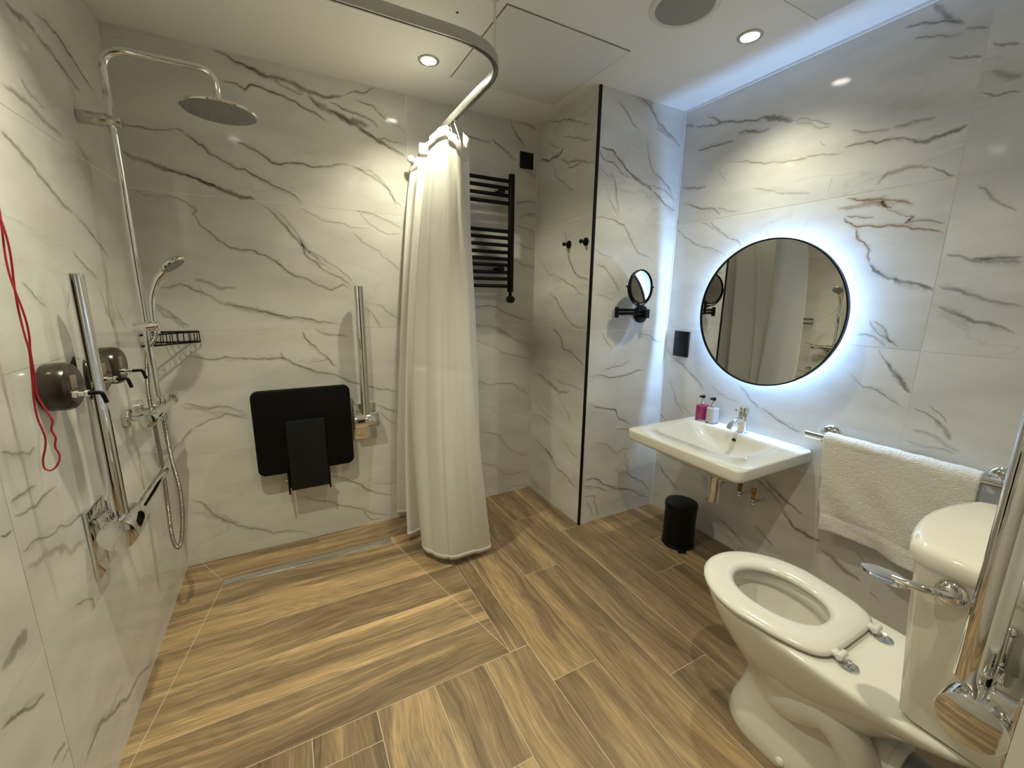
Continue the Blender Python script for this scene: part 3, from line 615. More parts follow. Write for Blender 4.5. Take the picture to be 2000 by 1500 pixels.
for i in range(len(cols)-1):
    x0, x1 = cols[i], cols[i+1]; yt = -1.205 if x1 <= 1.2 else 0
    if x0 < 1.2 < x1: x0p = 1.198
    e = [yt]; y = js[i] + 1.2*3
    while y > -3.5:
        if y < yt-.005: e.append(y)
        y -= 1.2
    e.append(-3.4)
    for a, b in zip(e, e[1:]):
        t = rnd.choice((-.08, -.05, -.02, .0, .03))
        if x0 < 1.198 < x1 and a > -1.205:                 # the column that passes the shower square
            if b < -1.205: plank(1.198, x1, -1.205, a, 'y', t); plank(x0, x1, b, -1.205, 'y', t)
            else: plank(1.198, x1, b, a, 'y', t)
        else: plank(x0, x1, b, a, 'y', t)
def joint(a, b, wd=.0022):
    a, b = Vector((*a, .0011)), Vector((*b, .0011)); d = (b-a).normalized(); n = Vector((-d.y, d.x, 0))*wd/2
    f = bm.faces.new([bm.verts.new(p) for p in (a-n, b-n, b+n, a+n)]); f.material_index = 0
joint((.168, -.255), (.002, -1.204)); joint((.958, -.240), (1.197, -1.203)); joint((.165, -.205), (.06, -.002)); joint((.955, -.205), (1.19, -.002))
for f in bm.faces: f.normal_update(); f.smooth = False
for f in bm.faces:
    if f.material_index == 1 and f.normal.z < 0: f.normal_flip()
me = bpy.data.meshes.new('floor'); bm.to_mesh(me); bm.free(); me.materials.append(M['floor_grout']); me.materials.append(M['wood'])
fl = bpy.data.objects.new('floor', me); C.objects.link(fl); fl['kind'] = 'structure'

# trims
bm = B(); slab(bm, (XC-.006, YC-.006, .002), (XC+.007, YC+.007, H-.001), .001); struct('trim_1', bm, M['black'])
bm = B(); box(bm, (W-.006, YC-.006, .002), (W-.0012, YC-.0012, H-.001)); struct('trim_2', bm, M['white_trim'])
bm = B(); box(bm, (W-.010, YN, H-.010), (W-.0012, YC-.002, H-.0005)); struct('trim_3', bm, M['white_trim'])
bm = B(); box(bm, (XC-.004, -.005, .002), (XC-.0012, -.0012, H-.001)); struct('trim_4', bm, M['grout'])

# ------------------------------------------------------------------ ceiling fittings
def downlight(x, y, label, power=1.0):
    t = thing('ceiling_downlight', label, 'ceiling light', (x, y, H-.001), group='recessed ceiling downlights')
    bm = B(); lathe(bm, (0, 0, 0), (0, 0, -1), [(.033, .0), (.046, 0), (.047, .002), (.044, .005), (.037, .006), (.034, .004), (.033, .0)], 40, False, False); obj('trim_ring', bm, M['brushed'], t, local=True)
    bm = B(); lathe(bm, (0, 0, -.0005), (0, 0, -1), [(.033, 0), (.030, .002), (.001, .0028)], 32); obj('lamp_lens', bm, M['lamp'], t, local=True)
    ld = bpy.data.lights.new('downlight_lamp', 'SPOT'); ld.energy = SPOT_W*power; ld.color = WARM; ld.spot_size = math.radians(124); ld.spot_blend = 1.0; ld.shadow_soft_size = 0.022
    lo = bpy.data.objects.new('downlight_lamp', ld); C.objects.link(lo); lo.parent = t; lo.location = (0, 0, -.012)
downlight(1.196, -.370, 'lit round downlight in the ceiling above the shower curtain', .78)
downlight(2.254, -1.173, 'lit round downlight in the ceiling above the washbasin', .52)
downlight(.33, -1.24, 'round downlight in the ceiling near the left wall, above the frame', 1.1)
downlight(1.20, -2.02, 'round downlight in the ceiling by the doorway, above the frame', .82)
t = thing('ceiling_speaker', 'round white ceiling speaker with grey mesh at the top edge', 'speaker', (1.888, -1.164, H))
bm = B(); lathe(bm, (0, 0, 0), (0, 0, -1), [(.100, 0), (.122, 0), (.122, .003), (.115, .007), (.103, .008), (.100, .005)], 48, False, False); obj('trim_ring', bm, M['white_plastic'], t, local=True)
bm = B(); lathe(bm, (0, 0, 0), (0, 0, -1), [(.102, 0), (.101, .005), (.06, .009), (.001, .011)], 48); obj('speaker_grille', bm, M['speaker'], t, local=True)
def hatch(x0, x1, y0, y1, label):
    t = thing('access_panel', label, 'access panel', ((x0+x1)/2, (y0+y1)/2, H))
    bm = B(); box(bm, (x0, y0, H-.0015), (x1, y1, H+.001)); obj('panel_frame', bm, M['gap'], t)
    bm = B(); slab(bm, (x0+.004, y0+.004, H-.004), (x1-.004, y1-.004, H-.0012), .0008); obj('panel_door', bm, M['panel'], t)
hatch(1.330, 1.918, -.865, -.279, 'large square access panel in the ceiling beside the boxed-out corner')
hatch(1.785, 2.375, -1.945, -1.354, 'square access panel cut off by the top edge of the picture')
bm = B(); lathe(bm, (1.193, -.731, H+.001), (0, 0, -1), [(.005, 0), (.005, .002), (.002, .003)], 12); tag(obj('ceiling_plug', bm, M['black_soft']), 'tiny black dot in the white ceiling above the curtain rail', 'plug')

# ------------------------------------------------------------------ shower column on the left wall
RX, RY = .085, -.412
t = thing('shower_column', 'tall chrome riser with round overhead shower on the left wall', 'shower', (RX, RY, .90))
path = fillet([(RX, RY, .93), (RX, RY, 2.125), (.392, RY, 2.125), (.392, RY, 2.012)], .075, 10)
bm = B(); tube(bm, path, .0118, 18); cyl(bm, (.392, RY, 2.03), (.392, RY, 2.008), .0145, 18); obj('riser_pipe', bm, M['chrome'], t)
bm = B(); cyl(bm, (.0012, RY, 1.905), (.074, RY, 1.905), .020, 28, .002); cyl(bm, (.060, RY, 1.905), (.112, RY, 1.905), .0185, 28, .002); obj('wall_bracket', bm, M['brushed'], t)
bm = B(); lathe(bm, (.392, RY, 2.012), (0, 0, -1), [(.012, 0), (.016, .006), (.10, .012), (.118, .014), (.120, .018), (.117, .0215)], 56, True, True); sh = obj('shower_head', bm, M['chrome'], t)
bm = B(); lathe(bm, (.392, RY, 1.9905), (0, 0, -1), [(.112, -.001), (.112, .0008), (.001, .0012)], 48)
for k in range(1, 8):
    for i in range(k*7):
        a = 2*PI*i/(k*7); q = Vector((.392+math.cos(a)*k*.0148, RY+math.sin(a)*k*.0148, 1.9895)); lathe(bm, q, (0, 0, -1), [(.0022, 0), (.0012, .003)], 6)
obj('spray_plate', bm, M['spray'], sh)
bm = B(); cyl(bm, (.092, -.560, .915), (.092, -.262, .915), .0205, 30, .003); obj('mixer_body', bm, M['chrome'], t)
bm = B(); cyl(bm, (.092, -.602, .915), (.092, -.558, .915), .0235, 30, .003); obj('temperature_knob', bm, M['chrome'], t)
bm = B(); cyl(bm, (.092, -.264, .915), (.092, -.222, .915), .0235, 30, .003); tube(bm, smooth([(.092, -.228, .935), (.105, -.205, .943), (.13, -.180, .946)], 5), .0035, 10); obj('flow_lever', bm, M['chrome'], t)
for y in (-.487, -.337):
    bm = B(); lathe(bm, (.0012, y, .905), (1, 0, 0), [(.034, 0), (.034, .014), (.030, .018), (.013, .019), (.013, .045), (.019, .047), (.019, .066), (.014, .067), (.014, .092)], 32); obj('wall_flange', bm, M['chrome'], t)
bm = B(); cyl(bm, (.092, RY, .93), (.092, RY, .962), .0155, 20, .002); cyl(bm, (.092, RY, .900), (.092, RY, .868), .0120, 16); obj('riser_collar', bm, M['chrome'], t)
bm = B(); cyl(bm, (.052, RY, 1.224), (.128, RY-.012, 1.228), .0165, 24, .003); obj('slide_holder', bm, M['chrome'], t)
# hand shower
t = thing('hand_shower', 'chrome hand shower with ribbed hose clipped to the riser', 'hand shower', (.115, RY, 1.2))
hp = smooth([(.116, RY-.006, 1.200), (.112, RY-.006, 1.26), (.118, RY-.006, 1.33), (.140, RY-.006, 1.39), (.163, RY-.006, 1.42)], 6)
bm = B(); tube(bm, hp, .011, 16, rf=lambda x: .0095+.005*x); obj('handle', bm, M['chrome'], t)
ax = Vector((.62, -.10, -.80)).normalized(); hc = Vector((.190, RY-.006, 1.452))
bm = B(); lathe(bm, hc-ax*.012, ax, [(.012, -.004), (.030, 0), (.044, .008), (.047, .016), (.045, .021)], 36); hd = obj('spray_head', bm, M['chrome'], t)
bm = B(); lathe(bm, hc+ax*.009, ax, [(.040, 0), (.039, .0018), (.001, .002)], 32)
x_, y_, _ = frame(ax)
for k in range(1, 5):
    for i in range(k*6):
        a = 2*PI*i/(k*6); lathe(bm, hc+ax*.0105+(x_*math.cos(a)+y_*math.sin(a))*k*.0085, ax, [(.0018, 0), (.001, .0025)], 6)
obj('spray_plate', bm, M['spray'], hd)
hose = smooth([(.092, RY, .868), (.094, RY-.004, .80), (.098, RY-.006, .70), (.108, RY-.010, .58), (.104, RY-.018, .46), (.090, RY-.030, .365), (.076, RY-.036, .345), (.066, RY-.036, .40), (.066, RY-.024, .52), (.066, RY-.010, .66), (.062, RY+.004, .82), (.058, RY+.010, .98), (.075, RY-.0, 1.12), (.105, RY-.008, 1.18), (.116, RY-.006, 1.205)], 10)
L_ = [0]
for a, b in zip(hose, hose[1:]): L_.append(L_[-1]+(b-a).length)
N_ = int(L_[-1]/.0019); pts = []; j = 0
for i in range(N_+1):
    s = L_[-1]*i/N_
    while j < len(L_)-2 and L_[j+1] < s: j += 1
    pts.append(hose[j].lerp(hose[j+1], (s-L_[j])/max(L_[j+1]-L_[j], 1e-9)))
bm = B(); tube(bm, pts, .0, 10, rf=lambda x: (.0078, .0078, .0058)[int(round(x*N_)) % 3]); obj('hose', bm, M['hose'], t, sharp=60)
# soap basket
t = thing('corner_soap_basket', 'black wire soap basket fixed in the shower corner', 'soap basket', (.06, -.06, 1.12))
def tri(z, ins=0): return [(.004+ins, -.004-ins, z), (.178-ins*2, -.004-ins, z), (.182-ins*2, -.026, z), (.030, -.168+ins*2, z), (.004+ins, -.165+ins*2, z)]
bm = B()
for z in (1.128, 1.174): tube(bm, fillet(tri(z)+[tri(z)[0]], .01, 3), .0032, 8)
obj('rim', bm, M['black_soft'], t)
bm = B()
A, Bq = Vector((.182, -.026, 0)), Vector((.030, -.168, 0))
for k in range(10):
    p = A.lerp(Bq, k/9); tube(bm, [(p.x, p.y, 1.174), (p.x, p.y, 1.128)], .0018, 6); f = k/9
    tube(bm, [(p.x, p.y, 1.128), (p.x*(1-f)*.98+.004, -.006, 1.128)] if k < 6 else [(p.x, p.y, 1.128), (.006, p.y*.9, 1.128)], .0017, 6)
for k in range(7): x = .02+k*.025; tube(bm, [(x, -.005, 1.174), (x, -.005, 1.128)], .0016, 6)
obj('wires', bm, M['black_soft'], t)

# ------------------------------------------------------------------ grab rails
t = thing('grab_rail', 'chrome horizontal grab rail low on the left shower wall', 'grab rail', (0, -.4, .67))
bm = B(); cyl(bm, (.072, -.800, .672), (.072, -.110, .672), .0165, 26, .004); obj('rail_bar', bm, M['chrome'], t)
for y in (-.195, -.735):
    bm = B(); lathe(bm, (.0012, y, .672), (1, 0, 0), [(.036, 0), (.036, .007), (.033, .010), (.0125, .011), (.0125, .062)], 32); obj('wall_flange', bm, M['chrome'], t)
def fold_rail(label, loc, rotz, toff=0.0, doff=0.0):
    """local frame: wall at y=0, room towards -y, hinge axis along x"""
    t = thing('drop_down_rail', label, 'grab rail', loc, rotz, 'fold-up chrome support rails')
    bm = B(); slab(bm, (-.062, -.012, .545), (.062, -.0012, .752), .002, axis=1); obj('wall_plate', bm, M['chrome'], t, local=True)
    bm = B(); slab(bm, (-.040, -.046, .635), (.040, -.010, .722), .004, axis=0); obj('hinge_bracket', bm, M['chrome'], t, local=True)
    bm = B(); cyl(bm, (-.065, -.064+doff, .667-doff*.4), (.065, -.064+doff, .667-doff*.4), .0450, 56, .0025); obj('hinge_drum', bm, M['chrome'], t, local=True)
    bm = B(); lathe(bm, (0, -.068-toff, .700), (0, 0, 1), [(.0235, 0), (.0235, .690), (.0225, .694), (.018, .6955)], 40)
    obj('rail_tube', bm, M['chrome'], t, local=True)
    return t
fold_rail('fold-up chrome support rail on the left wall beside the red cord', (0, -.868, 0), PI/2, -.012)
fold_rail('fold-up chrome support rail right of the black shower seat', (.886, 0, 0), 0)
fold_rail('fold-up chrome support rail at the right edge beside the toilet', (1.555, YN-.0006, 0), PI, .004, .013)

# ------------------------------------------------------------------ dispensers, cord
def dispenser(y, label):
    t = thing('soap_dispenser', label, 'dispenser', (0, y, 1.055), 0, 'brown wall dispensers')
    z = .060
    bm = B(); lathe(bm, (.0012, 0, z), (1, 0, 0), [(.050, 0), (.058, .004), (.060, .010), (.060, .040), (.056, .050), (.046, .057), (.001, .058)], 36); obj('container', bm, M['brown'], t, local=True)
    bm = B(); slab(bm, (.0575, -.034, z-.004), (.0605, -.002, z+.030), .0005, axis=0); obj('label_plate', bm, M['brown_label'], t, local=True, label='small pale rectangular label')
    bm = B(); lathe(bm, (.056, -.030, z-.016), (1, 0, 0), [(.010, 0), (.010, .012), (.0065, .013), (.0065, .024), (.009, .026), (.009, .032)], 20); obj('pump_collar', bm, M['chrome'], t, local=True)
    bm = B(); tube(bm, fillet([(.086, -.030, z-.016), (.112, -.030, z-.016), (.118, -.030, z-.044)], .006, 4), .0048, 12); obj('spout', bm, M['black_soft'], t, local=True)
dispenser(-.972, 'brown round dispenser nearest the camera, behind the red cord loop')
dispenser(-.770, 'brown round dispenser mostly hidden behind the chrome fold-up rail')
dispenser(-.618, 'brown round dispenser nearest the shower mixer')
t = thing('emergency_pull_cord', 'red emergency pull cord hanging to a loop by the left wall', 'pull cord', (.057, -1.15, .95))
def strand(sg):
    z = H-.01; pts = []
    rnd2 = random.Random(5)
    while z > 1.22:
        a = z*23; pts.append((.057+sg*.0035*math.sin(a)+.0015*math.sin(z*31), -1.15+sg*.0035*math.cos(a), z)); z -= .03
    return pts
a = strand(1) + [(.052, -1.15, 1.17), (.047, -1.15, 1.12), (.046, -1.15, 1.08), (.049, -1.15, 1.055), (.051, -1.15, 1.03), (.046, -1.15, 1.005), (.040, -1.15, .985), (.039, -1.15, .965), (.046, -1.15, .957), (.056, -1.15, .962), (.064, -1.15, .975)]
b = strand(-1) + [(.055, -1.147, 1.17), (.052, -1.147, 1.13), (.062, -1.147, 1.09), (.067, -1.147, 1.07), (.062, -1.147, 1.05), (.066, -1.147, 1.03), (.062, -1.147, 1.01), (.066, -1.147, .990), (.064, -1.15, .975)]
bm = B(); tube(bm, smooth(a, 4), .0019, 8); tube(bm, smooth(b, 4), .0019, 8); obj('cord', bm, M['red'], t)
bm = B(); lathe(bm, (.057, -1.15, H-.0005), (0, 0, -1), [(.04, 0), (.04, .015), (.03, .024), (.006, .026)], 28); obj('ceiling_switch', bm, M['white_plastic'], t)

# ------------------------------------------------------------------ shower seat, drain
t = thing('folding_shower_chair', 'black fold-up shower seat folded flat against the back wall', 'shower seat', (.58, 0, .6))
bm = B(); slab(bm, (.352, -.088, .440), (.808, -.062, .882), .008, .035, axis=1, n=8); obj('seat_panel', bm, M['black_soft'], t)
bm = B(); slab(bm, (.492, -.112, .350), (.672, -.094, .722), .003, axis=1); obj('hinge_cover', bm, M['charcoal'], t)
bm = B()
for x in (.482, .676): slab(bm, (x-.004, -.110, .330), (x+.004, -.0012, .440), .001, axis=0)
slab(bm, (.480, -.012, .325), (.680, -.0012, .45), .001, axis=1); slab(bm, (.500, -.100, .430), (.664, -.060, .70), .002, axis=1)
obj('wall_bracket', bm, M['black'], t)
for x, z in ((.475, .405), (.684, .405)):
    bm = B(); cyl(bm, (x, -.095, z), (x+(.010 if x > .5 else -.006), -.095, z), .005, 12); obj('pivot_bolt', bm, M['chrome'], t)
t = thing('linear_drain', 'narrow chrome linear drain in the shower floor', 'drain', (.56, -.23, 0))
bm = B(); box(bm, (.168, -.256, .0006), (.957, -.204, .0014)); obj('drain_frame', bm, M['brushed'], t)
bm = B(); slab(bm, (.172, -.249, .0012), (.953, -.209, .0040), .001); obj('drain_cover', bm, M['chrome'], t)

# ------------------------------------------------------------------ curtain rail and curtain
t = thing('curtain_rail', 'pale curved shower curtain rail hung from the ceiling', 'curtain rail', (1.3, -.5, 2.15))
cp = fillet([(.0012, -.972, 2.168), (1.312, -.972, 2.168), (1.312, -.0012, 2.168)], .235, 22)
bm = B()
rings = []
for i, p in enumerate(cp):
    d = (cp[min(i+1, len(cp)-1)]-cp[max(i-1, 0)]).normalized(); n = Vector((-d.y, d.x, 0))
    rings.append([p+n*a+Vector((0, 0, z)) for a, z in ((-.009, -.018), (-.003, -.018), (-.003, -.010), (.003, -.010), (.003, -.018), (.009, -.018), (.0095, .012), (.007, .018), (-.007, .018), (-.0095, .012))])
loft(bm, rings); obj('rail_track', bm, simple('satin_aluminium', (0.50, 0.50, 0.48), 0.28, 0.9), t)
bm = B(); cyl(bm, (1.281, -.866, 2.186), (1.281, -.866, H-.001), .0052, 14); lathe(bm, (1.281, -.866, H-.0005), (0, 0, -1), [(.018, 0), (.018, .003), (.008, .008)], 20); lathe(bm, (1.281, -.866, 2.184), (0, 0, 1), [(.010, 0), (.010, .012), (.006, .016)], 16); obj('hanger_rod', bm, M['white_plastic'], t)
# curtain: pleats matched from hem to header
top = [(1.29,-.03),(1.192,-.05),(1.25,-.11),(1.203,-.185),(1.24,-.215),(1.235,-.25),(1.262,-.385),(1.262,-.50),(1.248,-.620),(1.30,-.56),(1.33,-.46)]
ztop = [2.08,2.05,2.10,2.085,2.10,2.10,2.130,2.045,1.955,2.00,2.07]
mid = [(1.25,-.03),(1.10,-.07),(1.20,-.13),(1.090,-.25),(1.135,-.27),(1.11,-.36),(1.16,-.55),(1.205,-.66),(1.25,-.705),(1.31,-.60),(1.30,-.48)]
bot = [(1.20,-.02),(1.04,-.03),(1.16,-.09),(1.035,-.29),(1.12,-.28),(1.075,-.44),(1.15,-.60),(1.27,-.62),(1.395,-.60),(1.35,-.50),(1.30,-.42)]
def curt(s, v):
    """s along the cloth 0..1, v 0 at the hem and 1 at the header"""
    n = len(top)-1; x = s*n; i = min(int(x), n-1); f = x-i
    def cr(P):
        g = lambda k: Vector(P[min(max(k, 0), n)])
        p0, p1, p2, p3 = g(i-1), g(i), g(i+1), g(i+2)
        return 0.5*((2*p1)+(p2-p0)*f+(2*p0-5*p1+4*p2-p3)*f*f+(3*p1-p0-3*p2+p3)*f**3)
    a, b, c = cr(bot), cr(mid), cr(top); vm = .61
    # parabola through hem, middle and header
    q = a*((v-vm)*(v-1)/vm) + b*(v*(v-1)/(vm*(vm-1))) + c*(v*(v-vm)/(1-vm))
    zt = ztop[i]*(1-f)+ztop[min(i+1, n)]*f; z = .045+(zt-.045)*v
    h = max(0, v-.9)/.1
    q = q+Vector((.004*math.sin(s*57+v*5)+.005*h*math.sin(s*74), .004*math.cos(s*43+v*7)))
    g = .7*sum(a_*math.exp(-((s-s_)/w_)**2) for s_, w_, a_ in ((.545, .012, .010), (.605, .010, .012), (.655, .014, -.008), (.72, .010, .009), (.47, .010, .008), (.14, .012, .008), (.30, .012, .007)))
    q = q+Vector((g, g*.5))*(1-.5*v)
    q = q+Vector((1, .4))*.0035*math.exp(-((z-1.02)/.012)**2)
    z += .010*h*math.sin(s*26+1) - .010*h*math.exp(-((s-.09)/.09)**2)
    if v < .02: z += .006*math.sin(s*31)
    return Vector((q.x, q.y, z))
bm = B(); NS, NV = 260, 110; vv = [[bm.verts.new(curt(i/NS, j/NV)) for i in range(NS+1)] for j in range(NV+1)]
for j in range(NV):
    for i in range(NS): bm.faces.new((vv[j][i], vv[j][i+1], vv[j+1][i+1], vv[j+1][i]))
t = thing('shower_curtain', 'white shower curtain drawn together in long folds', 'curtain', (1.3, -.2, .05))
o = obj('curtain_cloth', bm, M['curtain'], t, sharp=80); md = o.modifiers.new('thick', 'SOLIDIFY'); md.thickness = .0012; md.offset = 0
bm = B(); vv = [[bm.verts.new(curt(i/NS, v)+Vector((0, -.0015, 0))) for i in range(NS+1)] for v in (.968, .984, .9985)]
for j in range(2):
    for i in range(NS): bm.faces.new((vv[j][i], vv[j][i+1], vv[j+1][i+1], vv[j+1][i]))
o = obj('header_tape', bm, M['curtain'], t, sharp=80); md = o.modifiers.new('thick', 'SOLIDIFY'); md.thickness = .003; md.offset = 0
bm = B(); vv = [[bm.verts.new(curt(i/NS, v)+Vector((0, -.0008, 0))) for i in range(NS+1)] for v in (.0, .006, .012)]
for j in range(2):
    for i in range(NS): bm.faces.new((vv[j][i], vv[j][i+1], vv[j+1][i+1], vv[j+1][i]))
o = obj('hem', bm, M['curtain'], t, sharp=80); md = o.modifiers.new('thick', 'SOLIDIFY'); md.thickness = .003; md.offset = 0
for k in range(7):
    y = -.045-.055*k; p = curt((.06, .16, .28, .42, .56, .68, .80)[k], 1)
    bm = B(); tube(bm, smooth([(1.312, y, 2.157), (1.312, y, 2.140), ((1.312+p.x)/2, (y+p.y)/2, (2.14+p.z)/2), (p.x, p.y, p.z-.008)], 5), .0022, 8); ball(bm, (1.312, y, 2.150), .006, 10); obj('curtain_hook', bm, M['white_plastic'], t)
# tie button on the wall side
bm = B(); lathe(bm, (1.190, -.060, 2.045), (-.5, -.8, -.1), [(.006, -.02), (.006, 0), (.017, .006), (.019, .012), (.012, .017)], 16); obj('tie_toggle', bm, M['white_plastic'], t)

# ------------------------------------------------------------------ heated rail, switch, hooks
t = thing('heated_towel_rail', 'black ladder towel radiator behind the shower curtain', 'radiator', (1.57, -.08, 1.37))
for x in (1.372, 1.774):
    bm = B(); slab(bm, (x-.017, -.097, 1.378), (x+.017, -.065, 2.050), .004, .010); obj('upright', bm, M['black'], t)
for z in [2.009, 1.970, 1.929, 1.887, 1.730, 1.692, 1.651, 1.610, 1.572, 1.536, 1.494, 1.455, 1.413]:
    bm = B(); cyl(bm, (1.372, -.080, z), (1.774, -.080, z), .0105, 18); obj('crossbar', bm, M['black'], t)
for x in (1.43, 1.705):
    for z in (1.950, 1.512):
        bm = B(); cyl(bm, (x, -.0012, z), (x, -.088, z), .013, 18, .002); cyl(bm, (x, -.086, z), (x, -.098, z), .019, 20, .002); obj('wall_bracket', bm, M['black'], t)
bm = B(); cyl(bm, (1.774, -.081, 1.380), (1.774, -.081, 1.352), .010, 16); cyl(bm, (1.774, -.105, 1.333), (1.774, -.060, 1.333), .021, 28, .003); obj('thermostat', bm, M['black'], t)
bm = B(); tube(bm, smooth([(1.782, -.07, 1.330), (1.80, -.05, 1.318), (1.83, -.02, 1.322), (1.842, -.001, 1.326)], 5), .0028, 8); obj('cable', bm, M['black_soft'], t)
bm = B(); slab(bm, (1.871, -.012, 2.117), (1.961, -.0012, 2.209), .0015, axis=1); tag(obj('switch_plate', bm, M['black_gloss']), 'square black plate high on the back wall above the radiator', 'switch plate')
def hook(y, label):
    t = thing('robe_hook', label, 'hook', (XC-.0008, y, 1.645), 0, 'black robe hooks')
    bm = B(); lathe(bm, (0, 0, 0), (-1, 0, 0), [(.021, 0), (.022, .003), (.019, .008), (.008, .011), (.006, .022), (.0065, .030)], 28); obj('rosette', bm, M['black'], t, local=True)
    bm = B(); lathe(bm, (-.028, 0, .0), (-1, 0, 0), [(.006, 0), (.011, .004), (.012, .009), (.008, .014)], 20); obj('knob', bm, M['black'], t, local=True)
hook(-.369, 'round black robe hook farther from the black corner trim')
hook(-.523, 'round black robe hook next to the black corner trim')

# ------------------------------------------------------------------ magnifying mirror on the boxing
t = thing('magnifying_mirror', 'small round black magnifying mirror on a swing arm', 'mirror', (2.372, YC, 1.26))
bm = B(); lathe(bm, (2.372, YC-.0010, 1.262), (0, -1, 0), [(.050, 0), (.052, .003), (.050, .012), (.046, .016)], 40); cyl(bm, (2.372, YC-.014, 1.262), (2.372, YC-.034, 1.262), .022, 24, .002); slab(bm, (2.355, YC-.060, 1.240), (2.389, YC-.028, 1.290), .003); obj('wall_base', bm, M['black'], t)
bm = B(); lathe(bm, (2.372, YC-.0165, 1.226), (0, -1, 0), [(.006, 0), (.005, .002)], 16); obj('switch_button', bm, M['black_gloss'], t)
YA = YC-.048
bm = B()
for z in (1.283, 1.263): cyl(bm, (2.150, YA, z), (2.372, YA, z), .0050, 12)
cyl(bm, (2.150, YA, 1.245), (2.150, YA, 1.302), .0115, 20, .002); obj('lower_arm', bm, M['black'], t)
bm = B()
YB = YA-.030
for z in (1.290, 1.272): tube(bm, [(2.150, YA, z), (2.275, YB, z)], .0045, 10)
cyl(bm, (2.275, YB, 1.262), (2.275, YB, 1.330), .0075, 16, .001); obj('upper_arm', bm, M['black'], t)
mc = Vector((2.262, YB-.022, 1.413)); mn = Vector((.095, -1, .03)).normalized(); mx_ = Vector((1, .095, 0)).normalized(); mz_ = mx_.cross(mn).normalized()
if mz_.z < 0: mz_ = -mz_
def rim(r, off): return [mc+mn*off+(mx_*math.cos(2*PI*i/56)+mz_*math.sin(2*PI*i/56))*r for i in range(56)]
bm = B(); loft(bm, [rim(.083, -.010), rim(.090, -.012), rim(.092, -.006), rim(.092, .006), rim(.089, .009), rim(.085, .008)], True, False); obj('mirror_frame', bm, M['black'], t)
bm = B(); loft(bm, [rim(.0855, -.002), rim(.0855, .0030)]); obj('mirror_glass', bm, M['mirror'], t, sharp=60)
bm = B(); tube(bm, [mc-mn*.002+(mx_*math.cos(a)+mz_*math.sin(a))*.1005 for a in [PI+PI*i/24 for i in range(25)]], .0035, 10)
for s in (-1, 1): cyl(bm, mc-mn*.002+mx_*s*.090, mc-mn*.002+mx_*s*.109, .0055, 14, .001)
cyl(bm, mc-mn*.002-mz_*.100, (2.275, YB, 1.300), .005, 12); obj('yoke', bm, M['black'], t)

# ------------------------------------------------------------------ shaver socket, mirror
t = thing('shaver_socket', 'black shaver socket plate on the right wall beside the mirror', 'socket', (W, -.705, 1.09))
bm = B(); slab(bm, (W-.012, -.757, 1.014), (W-.0010, -.652, 1.164), .002, .004, axis=0); o = obj('socket_plate', bm, M['black_gloss'], t)
for y, z in ((-.72, 1.06), (-.69, 1.06), (-.705, 1.10)):
    bm = B(); cyl(bm, (W-.0118, y, z), (W-.0135, y, z), .0045, 12); obj('socket_hole', bm, M['hole'], t)
MY, MZ, MRAD = -1.1945, 1.286, .346
t = thing('round_mirror', 'large round backlit mirror with thin black frame on the right wall', 'mirror', (W, MY, MZ))
bm = B(); lathe(bm, (W-.036, MY, MZ), (-1, 0, 0), [(.10, 0), (MRAD-.004, .0), (MRAD, .002), (MRAD, .020), (MRAD-.006, .020), (MRAD-.006, .014)], 128, True, False); obj('mirror_frame', bm, M['black'], t)
bm = B(); lathe(bm, (W-.046, MY, MZ), (-1, 0, 0), [(MRAD-.0055, 0), (MRAD-.0055, .004)], 128); obj('mirror_glass', bm, M['mirror'], t)
bm = B(); lathe(bm, (W-.0008, MY, MZ), (-1, 0, 0), [(MRAD-.079, 0), (MRAD-.079, .0353)], 96); obj('back_box', bm, M['white_plastic'], t)
bm = B(); lathe(bm, (W-.014, MY, MZ), (-1, 0, 0), [(MRAD-.077, 0), (MRAD-.077, .010)], 96, False, False); obj('led_strip', bm, M['led'], t, label='cool white light strip')

# ------------------------------------------------------------------ washbasin
BZ = .685
t = thing('washbasin', 'white wall-hung washbasin below the round mirror', 'washbasin', (2.34, -1.165, .63))
def ring(x0, x1, y0, y1, r, z, n=8): return [Vector((a, b, z)) for a, b in rrect((x0+x1)/2, (y0+y1)/2, (x1-x0)/2, (y1-y0)/2, r, n)]
X0, X1, Y0, Y1 = 2.063, W-.0012, -1.483, -.850
rs = [ring(2.22, X1, -1.36, -.98, .06, .545), ring(2.16, X1, -1.40, -.94, .05, .585), ring(X0+.05, X1, Y0+.05, Y1-.05, .04, .622), ring(X0+.006, X1, Y0+.006, Y1-.006, .035, .630), ring(X0+.001, X1, Y0+.001, Y1-.001, .035, .636),
      ring(X0, X1, Y0, Y1, .035, .645), ring(X0, X1, Y0, Y1, .035, BZ-.007), ring(X0+.002, X1, Y0+.002, Y1-.002, .034, BZ-.002), ring(X0+.008, X1-.001, Y0+.008, Y1-.008, .030, BZ)]
rs += [ring(2.170, 2.512, -1.392, -.918, .060, BZ), ring(2.175, 2.508, -1.387, -.923, .058, BZ-.004), ring(2.183, 2.503, -1.376, -.934, .058, BZ-.018),
       ring(2.205, 2.494, -1.345, -.975, .065, BZ-.055), ring(2.245, 2.480, -1.295, -1.045, .075, BZ-.088), ring(2.290, 2.455, -1.245, -1.095, .070, BZ-.102), ring(2.35, 2.40, -1.20, -1.15, .024, BZ-.107)]
bm = B(); loft(bm, rs, True, True); obj('basin', bm, M['porcelain'], t, sharp=50)
bm = B(); cyl(bm, (2.4965, -1.165, BZ-.036), (2.506, -1.165, BZ-.034), .0105, 20); obj('overflow_hole', bm, M['hole'], t)
